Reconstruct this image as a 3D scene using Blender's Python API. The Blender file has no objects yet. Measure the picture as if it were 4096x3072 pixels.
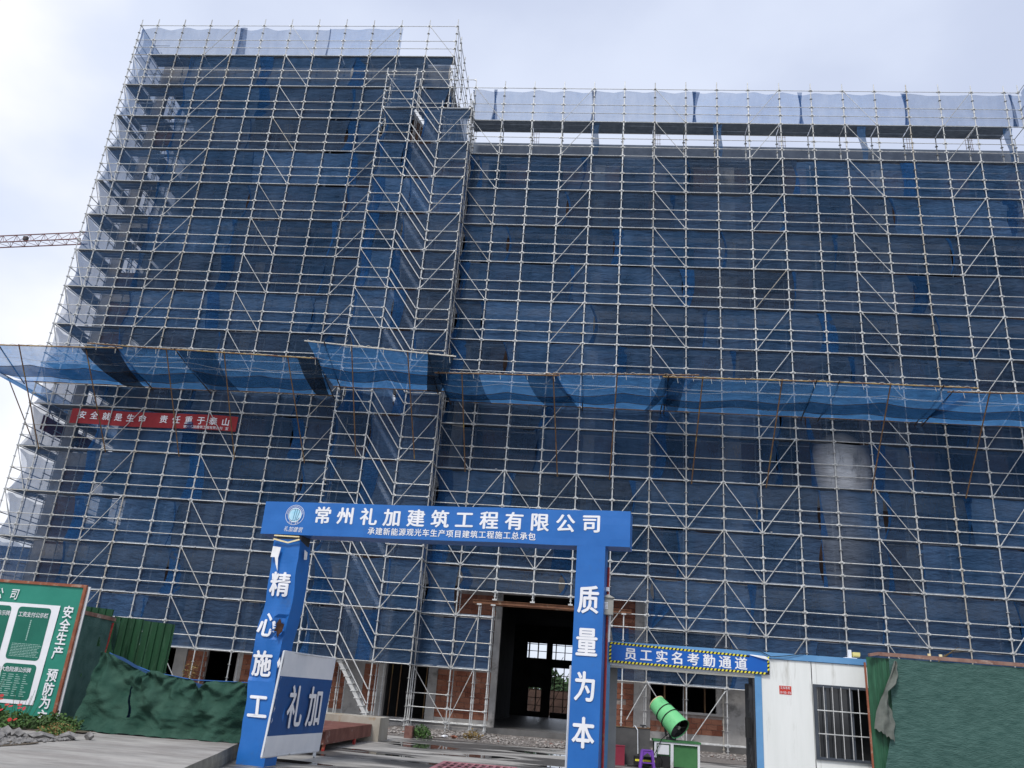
import bpy, math, random
from math import radians as rad, sin, cos, pi
from mathutils import Vector, Matrix, noise
random.seed(7)
rnd = random.random
def ru(a, b): return a + (b - a) * rnd()
SC = bpy.context.scene
COL = SC.collection

# ------------------------------------------------------------------ camera
cam_d = bpy.data.cameras.new('camera'); cam = bpy.data.objects.new('camera', cam_d); COL.objects.link(cam)
yaw, pitch, roll = -0.0993, 0.3576, 0.078
fw = Vector((sin(yaw) * cos(pitch), cos(yaw) * cos(pitch), sin(pitch)))
rt = Vector((cos(yaw), -sin(yaw), 0)); up = rt.cross(fw)
r2 = cos(roll) * rt + sin(roll) * up; u2 = -sin(roll) * rt + cos(roll) * up
M = Matrix((r2, u2, -fw)).transposed().to_4x4(); M.translation = Vector((24.3514, -33.7801, 1.6))
cam.matrix_world = M
cam_d.sensor_width = 36; cam_d.lens = 36 * 3299.58 / 4096; cam_d.clip_start = .1; cam_d.clip_end = 3000
SC.camera = cam
# ------------------------------------------------------------------ world, sun, exposure
W = bpy.data.worlds.new('World'); SC.world = W; W.use_nodes = True
nt = W.node_tree; nt.nodes.clear(); N = nt.nodes.new; Lk = nt.links.new
SUN_EL, SUN_AZ = 52, 200
sky = N('ShaderNodeTexSky'); sky.sky_type = 'NISHITA'; sky.sun_disc = False
sky.sun_elevation = rad(SUN_EL); sky.sun_rotation = rad(SUN_AZ)
b1 = N('ShaderNodeBackground'); b1.inputs[1].default_value = .1; Lk(sky.outputs[0], b1.inputs[0])
tc = N('ShaderNodeTexCoord'); mp = N('ShaderNodeMapping'); mp.inputs['Scale'].default_value = (1, 1, 1.7); mp.inputs['Location'].default_value = (.35, .1, .2)
Lk(tc.outputs['Generated'], mp.inputs[0])
n1 = N('ShaderNodeTexNoise'); n1.inputs['Scale'].default_value = 1.7; n1.inputs['Detail'].default_value = 6; n1.inputs['Roughness'].default_value = .45
Lk(mp.outputs[0], n1.inputs[0])
cr = N('ShaderNodeValToRGB'); cr.color_ramp.interpolation = 'EASE'
cr.color_ramp.elements[0].position = .36; cr.color_ramp.elements[0].color = (.38, .42, .53, 1)
cr.color_ramp.elements[1].position = .68; cr.color_ramp.elements[1].color = (.66, .66, .69, 1)
e = cr.color_ramp.elements.new(.52); e.color = (.47, .51, .61, 1)
Lk(n1.outputs[0], cr.inputs[0])
b2 = N('ShaderNodeBackground'); b2.inputs[1].default_value = 1.06; Lk(cr.outputs[0], b2.inputs[0])
mx = N('ShaderNodeMixShader'); mx.inputs[0].default_value = .88; Lk(b1.outputs[0], mx.inputs[1]); Lk(b2.outputs[0], mx.inputs[2])
wo = N('ShaderNodeOutputWorld'); Lk(mx.outputs[0], wo.inputs[0])
sd = bpy.data.lights.new('sun', 'SUN'); sd.energy = 1.5; sd.angle = rad(14); sd.color = (1, .97, .93)
sun = bpy.data.objects.new('sun', sd); COL.objects.link(sun)
az = rad(SUN_AZ); el = rad(SUN_EL)
sdir = Vector((sin(az) * cos(el), cos(az) * cos(el), sin(el)))
sun.rotation_euler = sdir.to_track_quat('Z', 'Y').to_euler(); sun.location = (0, -60, 60)
SC.view_settings.view_transform = 'Standard'; SC.view_settings.look = 'None'
SC.view_settings.exposure = 0.72; SC.view_settings.gamma = 1; SC.view_settings.use_curve_mapping = False
SC.render.engine = 'CYCLES'; SC.cycles.transparent_max_bounces = 16; SC.cycles.max_bounces = 6
SC.cycles.diffuse_bounces = 3; SC.cycles.glossy_bounces = 2; SC.cycles.transmission_bounces = 4
SC.cycles.use_denoising = True

# ------------------------------------------------------------------ materials
MATS = {}
def mat(name, c1, c2=None, rough=.7, metal=0, scale=3, stretch=(1, 1, 1), bump=0, bscale=40, c3=None, s3=.6, lo=.35, hi=.65, spec=.3, lo3=.56, hi3=.68):
    """two-tone noise material, optional third colour in blotches of its own scale, optional bump"""
    if name in MATS: return MATS[name]
    m = bpy.data.materials.new(name); m.use_nodes = True; t = m.node_tree; b = t.nodes['Principled BSDF']
    b.inputs['Roughness'].default_value = rough; b.inputs['Metallic'].default_value = metal
    b.inputs['Specular IOR Level'].default_value = spec
    g = t.nodes.new('ShaderNodeNewGeometry'); mp = t.nodes.new('ShaderNodeMapping'); mp.inputs['Scale'].default_value = stretch
    t.links.new(g.outputs['Position'], mp.inputs[0])
    col = None
    if c2:
        n = t.nodes.new('ShaderNodeTexNoise'); n.inputs['Scale'].default_value = scale; n.inputs['Detail'].default_value = 7; n.inputs['Roughness'].default_value = .62
        t.links.new(mp.outputs[0], n.inputs[0])
        r = t.nodes.new('ShaderNodeValToRGB'); r.color_ramp.elements[0].position = lo; r.color_ramp.elements[1].position = hi
        r.color_ramp.elements[0].color = (*c1, 1); r.color_ramp.elements[1].color = (*c2, 1)
        t.links.new(n.outputs[0], r.inputs[0]); col = r.outputs[0]
        if c3:
            n3 = t.nodes.new('ShaderNodeTexNoise'); n3.inputs['Scale'].default_value = s3; n3.inputs['Detail'].default_value = 8; n3.inputs['Roughness'].default_value = .68
            t.links.new(mp.outputs[0], n3.inputs[0])
            r3 = t.nodes.new('ShaderNodeMapRange'); r3.inputs[1].default_value = lo3; r3.inputs[2].default_value = hi3
            t.links.new(n3.outputs[0], r3.inputs[0])
            x = t.nodes.new('ShaderNodeMixRGB'); x.inputs[2].default_value = (*c3, 1)
            t.links.new(r3.outputs[0], x.inputs[0]); t.links.new(col, x.inputs[1]); col = x.outputs[0]
        t.links.new(col, b.inputs['Base Color'])
    else: b.inputs['Base Color'].default_value = (*c1, 1)
    if bump:
        n = t.nodes.new('ShaderNodeTexNoise'); n.inputs['Scale'].default_value = bscale; n.inputs['Detail'].default_value = 5
        t.links.new(mp.outputs[0], n.inputs[0]); bp = t.nodes.new('ShaderNodeBump'); bp.inputs['Strength'].default_value = bump; bp.inputs['Distance'].default_value = .02
        t.links.new(n.outputs[0], bp.inputs['Height']); t.links.new(bp.outputs[0], b.inputs['Normal'])
    MATS[name] = m; return m

def net_mat(name, c1, c2, op_lo, op_hi, scale=.8, dust=None, trans=.5, face=.25):
    """woven mesh: part see-through, part diffuse and translucent thread"""
    m = bpy.data.materials.new(name); m.use_nodes = True; t = m.node_tree; t.nodes.clear(); A = t.nodes.new; K = t.links.new
    g = A('ShaderNodeNewGeometry'); mp = A('ShaderNodeMapping'); mp.inputs['Scale'].default_value = (1, 1, .45); K(g.outputs['Position'], mp.inputs[0])
    n = A('ShaderNodeTexNoise'); n.inputs['Scale'].default_value = scale; n.inputs['Detail'].default_value = 8; n.inputs['Roughness'].default_value = .65; K(mp.outputs[0], n.inputs[0])
    r = A('ShaderNodeValToRGB'); r.color_ramp.elements[0].position = .33; r.color_ramp.elements[1].position = .67
    r.color_ramp.elements[0].color = (*c1, 1); r.color_ramp.elements[1].color = (*c2, 1); K(n.outputs[0], r.inputs[0]); col = r.outputs[0]
    oi = A('ShaderNodeObjectInfo'); hv = A('ShaderNodeMapRange'); hv.inputs[3].default_value = .68; hv.inputs[4].default_value = 1.3; K(oi.outputs['Random'], hv.inputs[0])
    mul = A('ShaderNodeMixRGB'); mul.blend_type = 'MULTIPLY'; mul.inputs[0].default_value = 1; K(col, mul.inputs[1]); K(hv.outputs[0], mul.inputs[2]); col = mul.outputs[0]
    if name in ('blue_net', 'dusty_net', 'dusty_net_low'):   # some sheets are older, greyer cloth
        pw = A('ShaderNodeMath'); pw.operation = 'MULTIPLY'; pw.inputs[1].default_value = 7.31; K(oi.outputs['Random'], pw.inputs[0]); fr = A('ShaderNodeMath'); fr.operation = 'FRACT'; K(pw.outputs[0], fr.inputs[0])
        ag = A('ShaderNodeMapRange'); ag.inputs[1].default_value = .25; ag.inputs[3].default_value = 0; ag.inputs[4].default_value = .5; K(fr.outputs[0], ag.inputs[0])
        xg = A('ShaderNodeMixRGB'); xg.inputs[2].default_value = (.078, .100, .135, 1); K(ag.outputs[0], xg.inputs[0]); K(col, xg.inputs[1]); col = xg.outputs[0]
    n2 = A('ShaderNodeTexNoise'); n2.noise_dimensions = '4D'; n.noise_dimensions = '4D'; n2.inputs['Scale'].default_value = 1.3; n2.inputs['Detail'].default_value = 9; n2.inputs['Roughness'].default_value = .7
    wv = A('ShaderNodeMath'); wv.operation = 'MULTIPLY'; wv.inputs[1].default_value = 37; K(oi.outputs['Random'], wv.inputs[0]); K(wv.outputs[0], n2.inputs['W']); K(wv.outputs[0], n.inputs['W'])
    mp2 = A('ShaderNodeMapping'); mp2.inputs['Scale'].default_value = (1.5, 1, .5); K(g.outputs['Position'], mp2.inputs[0]); K(mp2.outputs[0], n2.inputs[0])
    o = A('ShaderNodeMapRange'); o.inputs[1].default_value = .3; o.inputs[2].default_value = .7; o.inputs[3].default_value = op_lo; o.inputs[4].default_value = op_hi; K(n2.outputs[0], o.inputs[0])
    lw = A('ShaderNodeLayerWeight'); lw.inputs[0].default_value = .35
    fm = A('ShaderNodeMath'); fm.operation = 'MULTIPLY_ADD'; fm.inputs[1].default_value = face; K(lw.outputs['Facing'], fm.inputs[0]); K(o.outputs[0], fm.inputs[2]); fac = fm.outputs[0]
    if dust:
        dc, dx, dz, rx, rz, amt = dust
        sp = A('ShaderNodeSeparateXYZ'); K(g.outputs['Position'], sp.inputs[0])
        def sq(sock, c, rr):
            a = A('ShaderNodeMath'); a.operation = 'SUBTRACT'; a.inputs[1].default_value = c; K(sock, a.inputs[0])
            d = A('ShaderNodeMath'); d.operation = 'DIVIDE'; d.inputs[1].default_value = rr; K(a.outputs[0], d.inputs[0])
            q = A('ShaderNodeMath'); q.operation = 'POWER'; q.inputs[1].default_value = 2; K(d.outputs[0], q.inputs[0]); return q.outputs[0]
        s = A('ShaderNodeMath'); s.operation = 'ADD'; K(sq(sp.outputs[0], dx, rx), s.inputs[0]); K(sq(sp.outputs[2], dz, rz), s.inputs[1])
        mr = A('ShaderNodeMapRange'); mr.inputs[1].default_value = 1.5; mr.inputs[2].default_value = .1; mr.inputs[4].default_value = amt; K(s.outputs[0], mr.inputs[0])
        mn = A('ShaderNodeMapRange'); mn.inputs[1].default_value = .2; mn.inputs[2].default_value = .44; K(n2.outputs[0], mn.inputs[0])
        mm = A('ShaderNodeMath'); mm.operation = 'MULTIPLY'; K(mr.outputs[0], mm.inputs[0]); K(mn.outputs[0], mm.inputs[1])
        x = A('ShaderNodeMixRGB'); x.inputs[2].default_value = (*dc, 1); K(mm.outputs[0], x.inputs[0]); K(col, x.inputs[1]); col = x.outputs[0]
        mxx = A('ShaderNodeMath'); mxx.operation = 'MAXIMUM'; K(mm.outputs[0], mxx.inputs[0]); K(fac, mxx.inputs[1]); fac = mxx.outputs[0]
    d = A('ShaderNodeBsdfDiffuse'); K(col, d.inputs[0]); tr = A('ShaderNodeBsdfTranslucent'); K(col, tr.inputs[0])
    ms = A('ShaderNodeMixShader'); ms.inputs[0].default_value = trans; K(d.outputs[0], ms.inputs[1]); K(tr.outputs[0], ms.inputs[2])
    bn = A('ShaderNodeTexNoise'); bn.inputs['Scale'].default_value = 3.5; bn.inputs['Detail'].default_value = 8; bn.inputs['Roughness'].default_value = .6
    mp3 = A('ShaderNodeMapping'); mp3.inputs['Scale'].default_value = (.7, 1, 1.8); mp3.inputs['Rotation'].default_value = (0, .5, 0); K(g.outputs['Position'], mp3.inputs[0]); K(mp3.outputs[0], bn.inputs[0])
    bp = A('ShaderNodeBump'); bp.inputs['Strength'].default_value = .8; bp.inputs['Distance'].default_value = .15; K(bn.outputs[0], bp.inputs['Height']); K(bp.outputs[0], d.inputs['Normal']); K(bp.outputs[0], tr.inputs['Normal'])
    tp = A('ShaderNodeBsdfTransparent'); mo = A('ShaderNodeMixShader'); K(fac, mo.inputs[0]); K(tp.outputs[0], mo.inputs[1]); K(ms.outputs[0], mo.inputs[2])
    out = A('ShaderNodeOutputMaterial'); K(mo.outputs[0], out.inputs[0]); MATS[name] = m; return m

galv = mat('galvanised', (.43, .44, .44), (.64, .645, .64), rough=.5, metal=.15, scale=9, c3=(.30, .25, .19), s3=5, lo3=.6, hi3=.75)
_t = galv.node_tree; _b = _t.nodes['Principled BSDF']; _l = _b.inputs['Base Color'].links[0].from_socket
_oi = _t.nodes.new('ShaderNodeObjectInfo'); _r = _t.nodes.new('ShaderNodeValToRGB'); _t.links.new(_oi.outputs['Random'], _r.inputs[0])
for _p, _c in ((0, (.62, .60, .56, 1)), (.12, (.85, .84, .82, 1)), (.9, (1.12, 1.12, 1.1, 1)), (1, (.78, .70, .58, 1))):
    _e = _r.color_ramp.elements[0 if _p == 0 else 1] if _p in (0, 1) else _r.color_ramp.elements.new(_p)
    if _p in (0, 1): _r.color_ramp.elements[0 if _p == 0 else len(_r.color_ramp.elements) - 1].color = _c
    else: _e.color = _c
_m = _t.nodes.new('ShaderNodeMixRGB'); _m.blend_type = 'MULTIPLY'; _m.inputs[0].default_value = 1; _t.links.new(_l, _m.inputs[1]); _t.links.new(_r.outputs[0], _m.inputs[2]); _t.links.new(_m.outputs[0], _b.inputs['Base Color'])
galv2 = mat('galvanised_bright', (.50, .50, .48), (.66, .65, .63), rough=.45, metal=.15, scale=9)
rustpipe = mat('rusty_pipe', (.11, .06, .035), (.24, .14, .07), rough=.8, scale=6, c3=(.33, .24, .08), s3=1.2)
bamboo = mat('ochre_pipe', (.32, .2, .06), (.4, .3, .14), rough=.7, scale=5, c3=(.17, .08, .05), s3=1.5, lo3=.45, hi3=.6)
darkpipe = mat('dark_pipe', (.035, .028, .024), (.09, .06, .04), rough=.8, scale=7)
rope = mat('pale_rope', (.5, .48, .42), (.65, .62, .55), rough=.9, scale=20)
gabnet = net_mat('gable_net', (.035, .085, .19), (.07, .15, .29), .34, .5)
netm = net_mat('blue_net', (.046, .112, .228), (.096, .182, .335), .60, .84)
hemm = net_mat('net_hem', (.02, .10, .27), (.04, .15, .37), .42, .75, trans=.55)
skynet = net_mat('skylit_net', (.09, .20, .42), (.16, .29, .52), .34, .52)  # paler, thinner copy of the blue net; skylight behind put into it
canm = net_mat('canopy_net', (.05, .18, .40), (.08, .25, .52), .48, .66, trans=.7)
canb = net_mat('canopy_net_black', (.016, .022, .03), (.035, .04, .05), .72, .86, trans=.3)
canl2 = net_mat('canopy_net_doubled', (.014, .045, .10), (.02, .065, .15), .45, .7, trans=.4)  # darker blue where the canopy net lies doubled
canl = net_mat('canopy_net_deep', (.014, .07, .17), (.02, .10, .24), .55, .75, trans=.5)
dustnet = net_mat('dusty_net', (.046, .112, .228), (.096, .182, .335), .60, .84, dust=((.80, .83, .88), 34.85, 11.2, 1.05, 1.3, 1.0))
dustnet2 = net_mat('dusty_net_low', (.046, .112, .228), (.096, .182, .335), .60, .84, dust=((.35, .38, .44), 34.6, 8.3, 1.0, 2.0, .5))
concrete = mat('raw_concrete', (.30, .285, .265), (.43, .41, .385), rough=.9, scale=1.5, bump=.3, c3=(.17, .165, .155), s3=1.1)
darkconc = mat('interior_shade_concrete', (.05, .05, .05), (.08, .08, .08), rough=.9, scale=1.2)  # shade of the interior put into a much darker concrete colour
brickm = mat('clay_brick', (.22, .085, .05), (.33, .145, .09), rough=.9, scale=1.4, bump=.4, c3=(.36, .30, .25), s3=2.3, lo3=.6, hi3=.72)
brickd = mat('clay_brick_dark', (.17, .06, .036), (.27, .10, .06), rough=.9, scale=2.4, bump=.4)
mortar = mat('mortar', (.27, .22, .19), (.36, .31, .28), rough=.95, scale=5, bump=.3)
steelrust = mat('rusty_beam', (.13, .055, .03), (.24, .115, .06), rough=.7, scale=3, c3=(.30, .22, .15), s3=2)
redrust = mat('oxide_steel', (.12, .045, .035), (.20, .085, .065), rough=.75, scale=3, c3=(.42, .38, .34), s3=1.6, lo3=.6, hi3=.66)
bluevinyl = mat('blue_vinyl', (.013, .120, .40), (.020, .145, .46), rough=.38, scale=1.5, bump=.25, bscale=2.5, spec=.4, c3=(.05, .12, .27), s3=2.2, lo3=.60, hi3=.85)
whitev = mat('white_print', (.76, .77, .79), (.82, .82, .84), rough=.5, scale=3)
whitep = mat('white_panel', (.58, .60, .62), (.70, .71, .72), rough=.55, scale=1.3, c3=(.36, .35, .32), s3=1.4)
cabw = mat('cabin_white', (.70, .715, .68), (.78, .79, .76), rough=.45, scale=1.2, stretch=(3, 1, .35), c3=(.38, .37, .32), s3=1.7, lo3=.58, hi3=.8)
cabb = mat('cabin_blue', (.10, .26, .48), (.14, .32, .55), rough=.5, scale=2)
redb = mat('banner_red', (.24, .022, .028), (.32, .035, .04), rough=.8, scale=1.5, bump=.3, bscale=6)
greenboard = mat('green_print', (.022, .21, .15), (.032, .25, .18), rough=.5, scale=1.2, bump=.15, bscale=4)
greendk = mat('green_print_deep', (.012, .13, .09), (.016, .16, .11), rough=.5, scale=1.5, bump=.12, bscale=4)
wood = mat('painted_wood', (.22, .07, .04), (.30, .11, .06), rough=.85, scale=4, stretch=(1, 1, 1), c3=(.38, .28, .22), s3=4)
plankw = mat('weathered_plank', (.18, .09, .07), (.30, .19, .15), rough=.9, scale=4, c3=(.5, .42, .36), s3=3)
greensheet = mat('green_sheet', (.008, .040, .016), (.014, .070, .028), rough=.55, scale=2, stretch=(3, 3, .5), c3=(.04, .10, .055), s3=3)
greennet = mat('green_net', (.020, .056, .041), (.044, .096, .071), rough=1, scale=2.2, bump=1, bscale=38, c3=(.045, .09, .065), s3=.6, lo3=.5, hi3=.8, spec=.05)
greennet2 = mat('green_net_fence', (.045, .096, .084), (.078, .148, .130), rough=1, scale=7, stretch=(.6, 1, 2.4), bump=1, bscale=26, spec=.05)
flap = mat('flap_grey', (.10, .115, .10), (.16, .17, .15), rough=1, scale=5)
redp = mat('red_pole', (.30, .02, .02), (.40, .05, .04), rough=.5, scale=5, c3=(.3, .2, .1), s3=4)
black = mat('black_rubber', (.01, .01, .01), (.02, .02, .02), rough=.6, scale=4)
darkm = mat('dark_metal', (.03, .032, .036), (.055, .057, .06), rough=.6, scale=3)
greyf = mat('grey_frame', (.045, .055, .07), (.07, .08, .095), rough=.5, scale=3)
glass = mat('dark_glass', (.012, .014, .016), rough=.06, spec=.6)
cang = mat('cannon_green', (.14, .48, .19), (.18, .56, .24), rough=.4, scale=2, c3=(.10, .36, .15), s3=3)
boxg = mat('box_green', (.04, .14, .05), (.06, .19, .07), rough=.5, scale=2)
purple = mat('purple_plastic', (.15, .05, .33), (.18, .065, .38), rough=.4, scale=2)
boxred = mat('box_red', (.20, .02, .04), (.25, .03, .05), rough=.5, scale=2)
greybox = mat('utility_grey', (.28, .28, .25), (.36, .35, .31), rough=.6, scale=5)
yellow = mat('yellow_paint', (.75, .68, .05), rough=.6)
tapey = mat('cream_tape', (.75, .6, .3), (.8, .7, .45), rough=.6, scale=10)
leaf = mat('leaf_green', (.035, .085, .018), (.085, .16, .04), rough=.7, scale=6)
leafd = mat('leaf_dark', (.03, .06, .02), (.06, .10, .035), rough=.8, scale=6)
leafo = mat('leaf_ochre', (.16, .10, .03), (.22, .16, .06), rough=.8, scale=6)
flowr = mat('flower_red', (.55, .03, .07), (.6, .08, .04), rough=.6, scale=8)
stone = mat('grey_stone', (.12, .115, .11), (.26, .25, .24), rough=.95, scale=7, bump=.6)
rubm = mat('rubble_mix', (.13, .115, .105), (.40, .37, .34), rough=.95, scale=9, c3=(.22, .09, .06), s3=3.2, lo3=.58, hi3=.66)
deckm = mat('deck_steel', (.16, .19, .23), (.24, .28, .33), rough=.6, scale=4)
paint_red = mat('grate_red', (.34, .13, .15), (.45, .22, .24), rough=.8, scale=5)
paper = mat('torn_paper', (.7, .7, .7), (.8, .8, .8), rough=.8, scale=5)
stickerm = mat('sticker_red', (.50, .03, .02), (.55, .05, .03), rough=.5, scale=5)
craneM = mat('crane_paint', (.16, .07, .07), (.22, .11, .10), rough=.6, scale=2)
farleaf = mat('far_foliage', (.03, .06, .025), (.05, .09, .035), rough=.9, scale=.8)
logob = mat('logo_cyan', (.30, .62, .78), (.62, .80, .88), rough=.5, scale=3)
logod = mat('logo_navy', (.02, .10, .22), rough=.5)

# ------------------------------------------------------------------ mesh builder
class MB:
    def __init__(s): s.v = []; s.f = []; s.mi = []
    def add(s, vs, fs, mi=0):
        k = len(s.v); s.v += [tuple(p) for p in vs]; s.f += [tuple(i + k for i in f) for f in fs]; s.mi += [mi] * len(fs); return s
    def box(s, a, b, mi=0):
        x0, y0, z0 = a; x1, y1, z1 = b
        return s.add([(x0, y0, z0), (x1, y0, z0), (x1, y1, z0), (x0, y1, z0), (x0, y0, z1), (x1, y0, z1), (x1, y1, z1), (x0, y1, z1)],
                     [(0, 3, 2, 1), (4, 5, 6, 7), (0, 1, 5, 4), (1, 2, 6, 5), (2, 3, 7, 6), (3, 0, 4, 7)], mi)
    def tube(s, p, q, r, n=6, r2=None, caps=True, mi=0):
        p = Vector(p); q = Vector(q); d = (q - p).normalized(); a = d.orthogonal().normalized(); b = d.cross(a); r2 = r if r2 is None else r2
        vs = []
        for i in range(n):
            c, sn = cos(2 * pi * i / n), sin(2 * pi * i / n); o = a * c + b * sn
            vs += [p + o * r, q + o * r2]
        fs = [(2 * i, 2 * ((i + 1) % n), 2 * ((i + 1) % n) + 1, 2 * i + 1) for i in range(n)]
        if caps: fs += [tuple(2 * i for i in range(n))[::-1], tuple(2 * i + 1 for i in range(n))]
        return s.add(vs, fs, mi)
    def path(s, pts, r, n=6, mi=0):
        for a, b in zip(pts, pts[1:]): s.tube(a, b, r, n, mi=mi)
        return s
    def bar(s, p, q, w, h, mi=0):
        """rectangular bar from p to q, w across (horizontal), h high"""
        p = Vector(p); q = Vector(q); d = (q - p).normalized(); a = d.cross(Vector((0, 0, 1)))
        a = a.normalized() if a.length > .01 else Vector((1, 0, 0)); b = a.cross(d)
        vs = [e + a * i * w / 2 + b * j * h / 2 for e in (p, q) for i, j in ((-1, -1), (1, -1), (1, 1), (-1, 1))]
        return s.add(vs, [(0, 1, 2, 3), (7, 6, 5, 4), (0, 4, 5, 1), (1, 5, 6, 2), (2, 6, 7, 3), (3, 7, 4, 0)], mi)
    def grid(s, fn, nu, nv, mi=0, skip=None):
        k = len(s.v)
        for j in range(nv + 1):
            for i in range(nu + 1): s.v.append(tuple(fn(i / nu, j / nv)))
        for j in range(nv):
            for i in range(nu):
                if skip and skip((i + .5) / nu, (j + .5) / nv): continue
                a = k + j * (nu + 1) + i; s.f.append((a, a + 1, a + nu + 2, a + nu + 1)); s.mi.append(mi)
        return s
    def poly(s, pts, mi=0): return s.add(pts, [tuple(range(len(pts)))], mi)
    def rock(s, c, r, flat=.7, mi=0):
        c = Vector(c); vs = []
        base = [(1, 0, 0), (0, 1, 0), (-1, 0, 0), (0, -1, 0), (0, 0, 1), (0, 0, -1), (.7, .7, .5), (-.7, .7, .4), (-.7, -.7, .5), (.7, -.7, .4)]
        a0 = ru(0, 6.28)
        for p in base:
            x = p[0] * cos(a0) - p[1] * sin(a0); y = p[0] * sin(a0) + p[1] * cos(a0); k = r * ru(.7, 1.15)
            vs.append(c + Vector((x * k, y * k * ru(.7, 1), p[2] * k * flat)))
        return s.add(vs, [(4, 6, 0), (4, 9, 6), (9, 0, 6), (4, 0, 6), (4, 6, 1), (0, 1, 6), (4, 1, 7), (1, 2, 7), (2, 4, 7), (2, 3, 8), (3, 4, 8), (4, 2, 8), (3, 0, 9), (0, 4, 9), (4, 3, 9), (5, 1, 0), (5, 2, 1), (5, 3, 2), (5, 0, 3)], mi)
    def mesh(s, name):
        m = bpy.data.meshes.new(name); m.from_pydata(s.v, [], s.f)
        if any(s.mi): m.polygons.foreach_set('material_index', s.mi)
        m.update(); return m

def thing(name, label, cat, loc=(0, 0, 0), rz=0, group=None):
    o = bpy.data.objects.new(name, None); COL.objects.link(o); o.empty_display_size = .2
    o.location = loc; o.rotation_euler = (0, 0, rz); o['label'] = label; o['category'] = cat
    if group: o['group'] = group
    return o
def obj(name, mb, m, parent=None, local=False, smooth=False, label=None, kind=None, loc=None, rot=None):
    me = mb.mesh(name) if isinstance(mb, MB) else mb
    if not me.materials:
        for x in (m if isinstance(m, (list, tuple)) else [m]): me.materials.append(x)
    if smooth: me.polygons.foreach_set('use_smooth', [True] * len(me.polygons))
    o = bpy.data.objects.new(name, me); COL.objects.link(o)
    if loc is not None: o.location = loc
    if rot is not None: o.rotation_euler = rot
    if parent:
        o.parent = parent
        if not local:
            o.matrix_parent_inverse = (Matrix.Translation(parent.location) @ parent.rotation_euler.to_matrix().to_4x4()).inverted() if parent.parent is None else Matrix.Identity(4)
            if parent.parent is not None: o.matrix_parent_inverse = Matrix.Identity(4)
    if label: o['label'] = label
    if kind: o['kind'] = kind
    return o
def tag(o, label, cat, group=None):
    o['label'] = label; o['category'] = cat
    if group: o['group'] = group
    return o
def struct(name, mb, m, **k): o = obj(name, mb, m, **k); o['kind'] = 'structure'; return o

# glyphs: flat printed characters from Blender's built-in font
GL = {}
def glyph(ch, bold=.018, sheary=0):
    key = (ch, bold, sheary)
    if key not in GL:
        cu = bpy.data.curves.new('glyph', 'FONT'); cu.body = ch; cu.resolution_u = 3; cu.shear = sheary
        t = bpy.data.objects.new('glyph', cu); COL.objects.link(t)
        dg = bpy.context.evaluated_depsgraph_get(); me = bpy.data.meshes.new_from_object(t.evaluated_get(dg))
        GL[key] = ([tuple(v.co) for v in me.vertices], [tuple(p.vertices) for p in me.polygons])
        bpy.data.objects.remove(t); bpy.data.curves.remove(cu); bpy.data.meshes.remove(me)
    return GL[key]
def put_char(mb, ch, c, u, v, w, h, bold=.018, shear=0, mi=0, fn=None):
    """character centred at c, u/v unit vectors, w wide and h high for the em box"""
    vs, fs = glyph(ch, bold, shear); c = Vector(c); u = Vector(u); v = Vector(v); out = []
    if not vs: return
    xs = [p[0] for p in vs]; cx = (min(xs) + max(xs)) / 2 if ord(ch) < 256 else .5
    nrm = u.cross(v); B = MB() if isinstance(mb, list) else mb
    offs = [(0, 0)] + ([(bold, 0), (-bold, 0), (0, bold * .6), (0, -bold * .6)] if bold > 0 else [])
    for k, (ox, oy) in enumerate(offs):
        out = []
        for p in vs:
            q = c + u * ((p[0] + ox - cx) * w / .95) + v * ((p[1] + oy - .37) * h / .95)
            if fn: q = fn(q)
            out.append(q + nrm * .0007 * k)
        B.add(out, fs, mi)
    if isinstance(mb, list): mb.append(B)
def emit(lst, m, parent, local=False):
    for b_ in lst: obj('character', b_, m, parent, local=local)

# ================================================================== SETTING
g = MB()
g.grid(lambda u, v: ((u - .5) * 900 + 20, (v - .5) * 900 + 100, 0), 6, 6)
yardm = bpy.data.materials.new('yard_concrete'); yardm.use_nodes = True
t = yardm.node_tree; b = t.nodes['Principled BSDF']; A = t.nodes.new; K = t.links.new
geo = A('ShaderNodeNewGeometry'); mp_ = A('ShaderNodeMapping'); mp_.inputs['Scale'].default_value = (.42, 1, 1); K(geo.outputs['Position'], mp_.inputs[0])
def nz(s, d=8, r=.6, src=None):
    n = A('ShaderNodeTexNoise'); n.inputs['Scale'].default_value = s; n.inputs['Detail'].default_value = d; n.inputs['Roughness'].default_value = r; K((src or mp_.outputs[0]), n.inputs[0]); return n.outputs[0]
def ramp(x, pts):
    r = A('ShaderNodeValToRGB'); el = r.color_ramp.elements
    el[0].position, el[0].color = pts[0][0], (*pts[0][1], 1); el[1].position, el[1].color = pts[-1][0], (*pts[-1][1], 1)
    for p, c in pts[1:-1]: e = el.new(p); e.color = (*c, 1)
    K(x, r.inputs[0]); return r.outputs[0]
basec = ramp(nz(2.2), [(.3, (.24, .225, .205)), (.5, (.34, .325, .30)), (.72, (.45, .43, .395))])
wet = ramp(nz(.62, 6, .55), [(.46, (0, 0, 0)), (.56, (1, 1, 1))])
pud = ramp(nz(.9, 3, .45), [(.57, (0, 0, 0)), (.60, (1, 1, 1))])
x1 = A('ShaderNodeMixRGB'); x1.inputs[2].default_value = (.085, .08, .075, 1); K(wet, x1.inputs[0]); K(basec, x1.inputs[1])
x2 = A('ShaderNodeMixRGB'); x2.inputs[2].default_value = (.035, .035, .035, 1); K(pud, x2.inputs[0]); K(x1.outputs[0], x2.inputs[1]); K(x2.outputs[0], b.inputs['Base Color'])
rr = A('ShaderNodeMapRange'); rr.inputs[3].default_value = .9; rr.inputs[4].default_value = .42; K(wet, rr.inputs[0])
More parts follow.
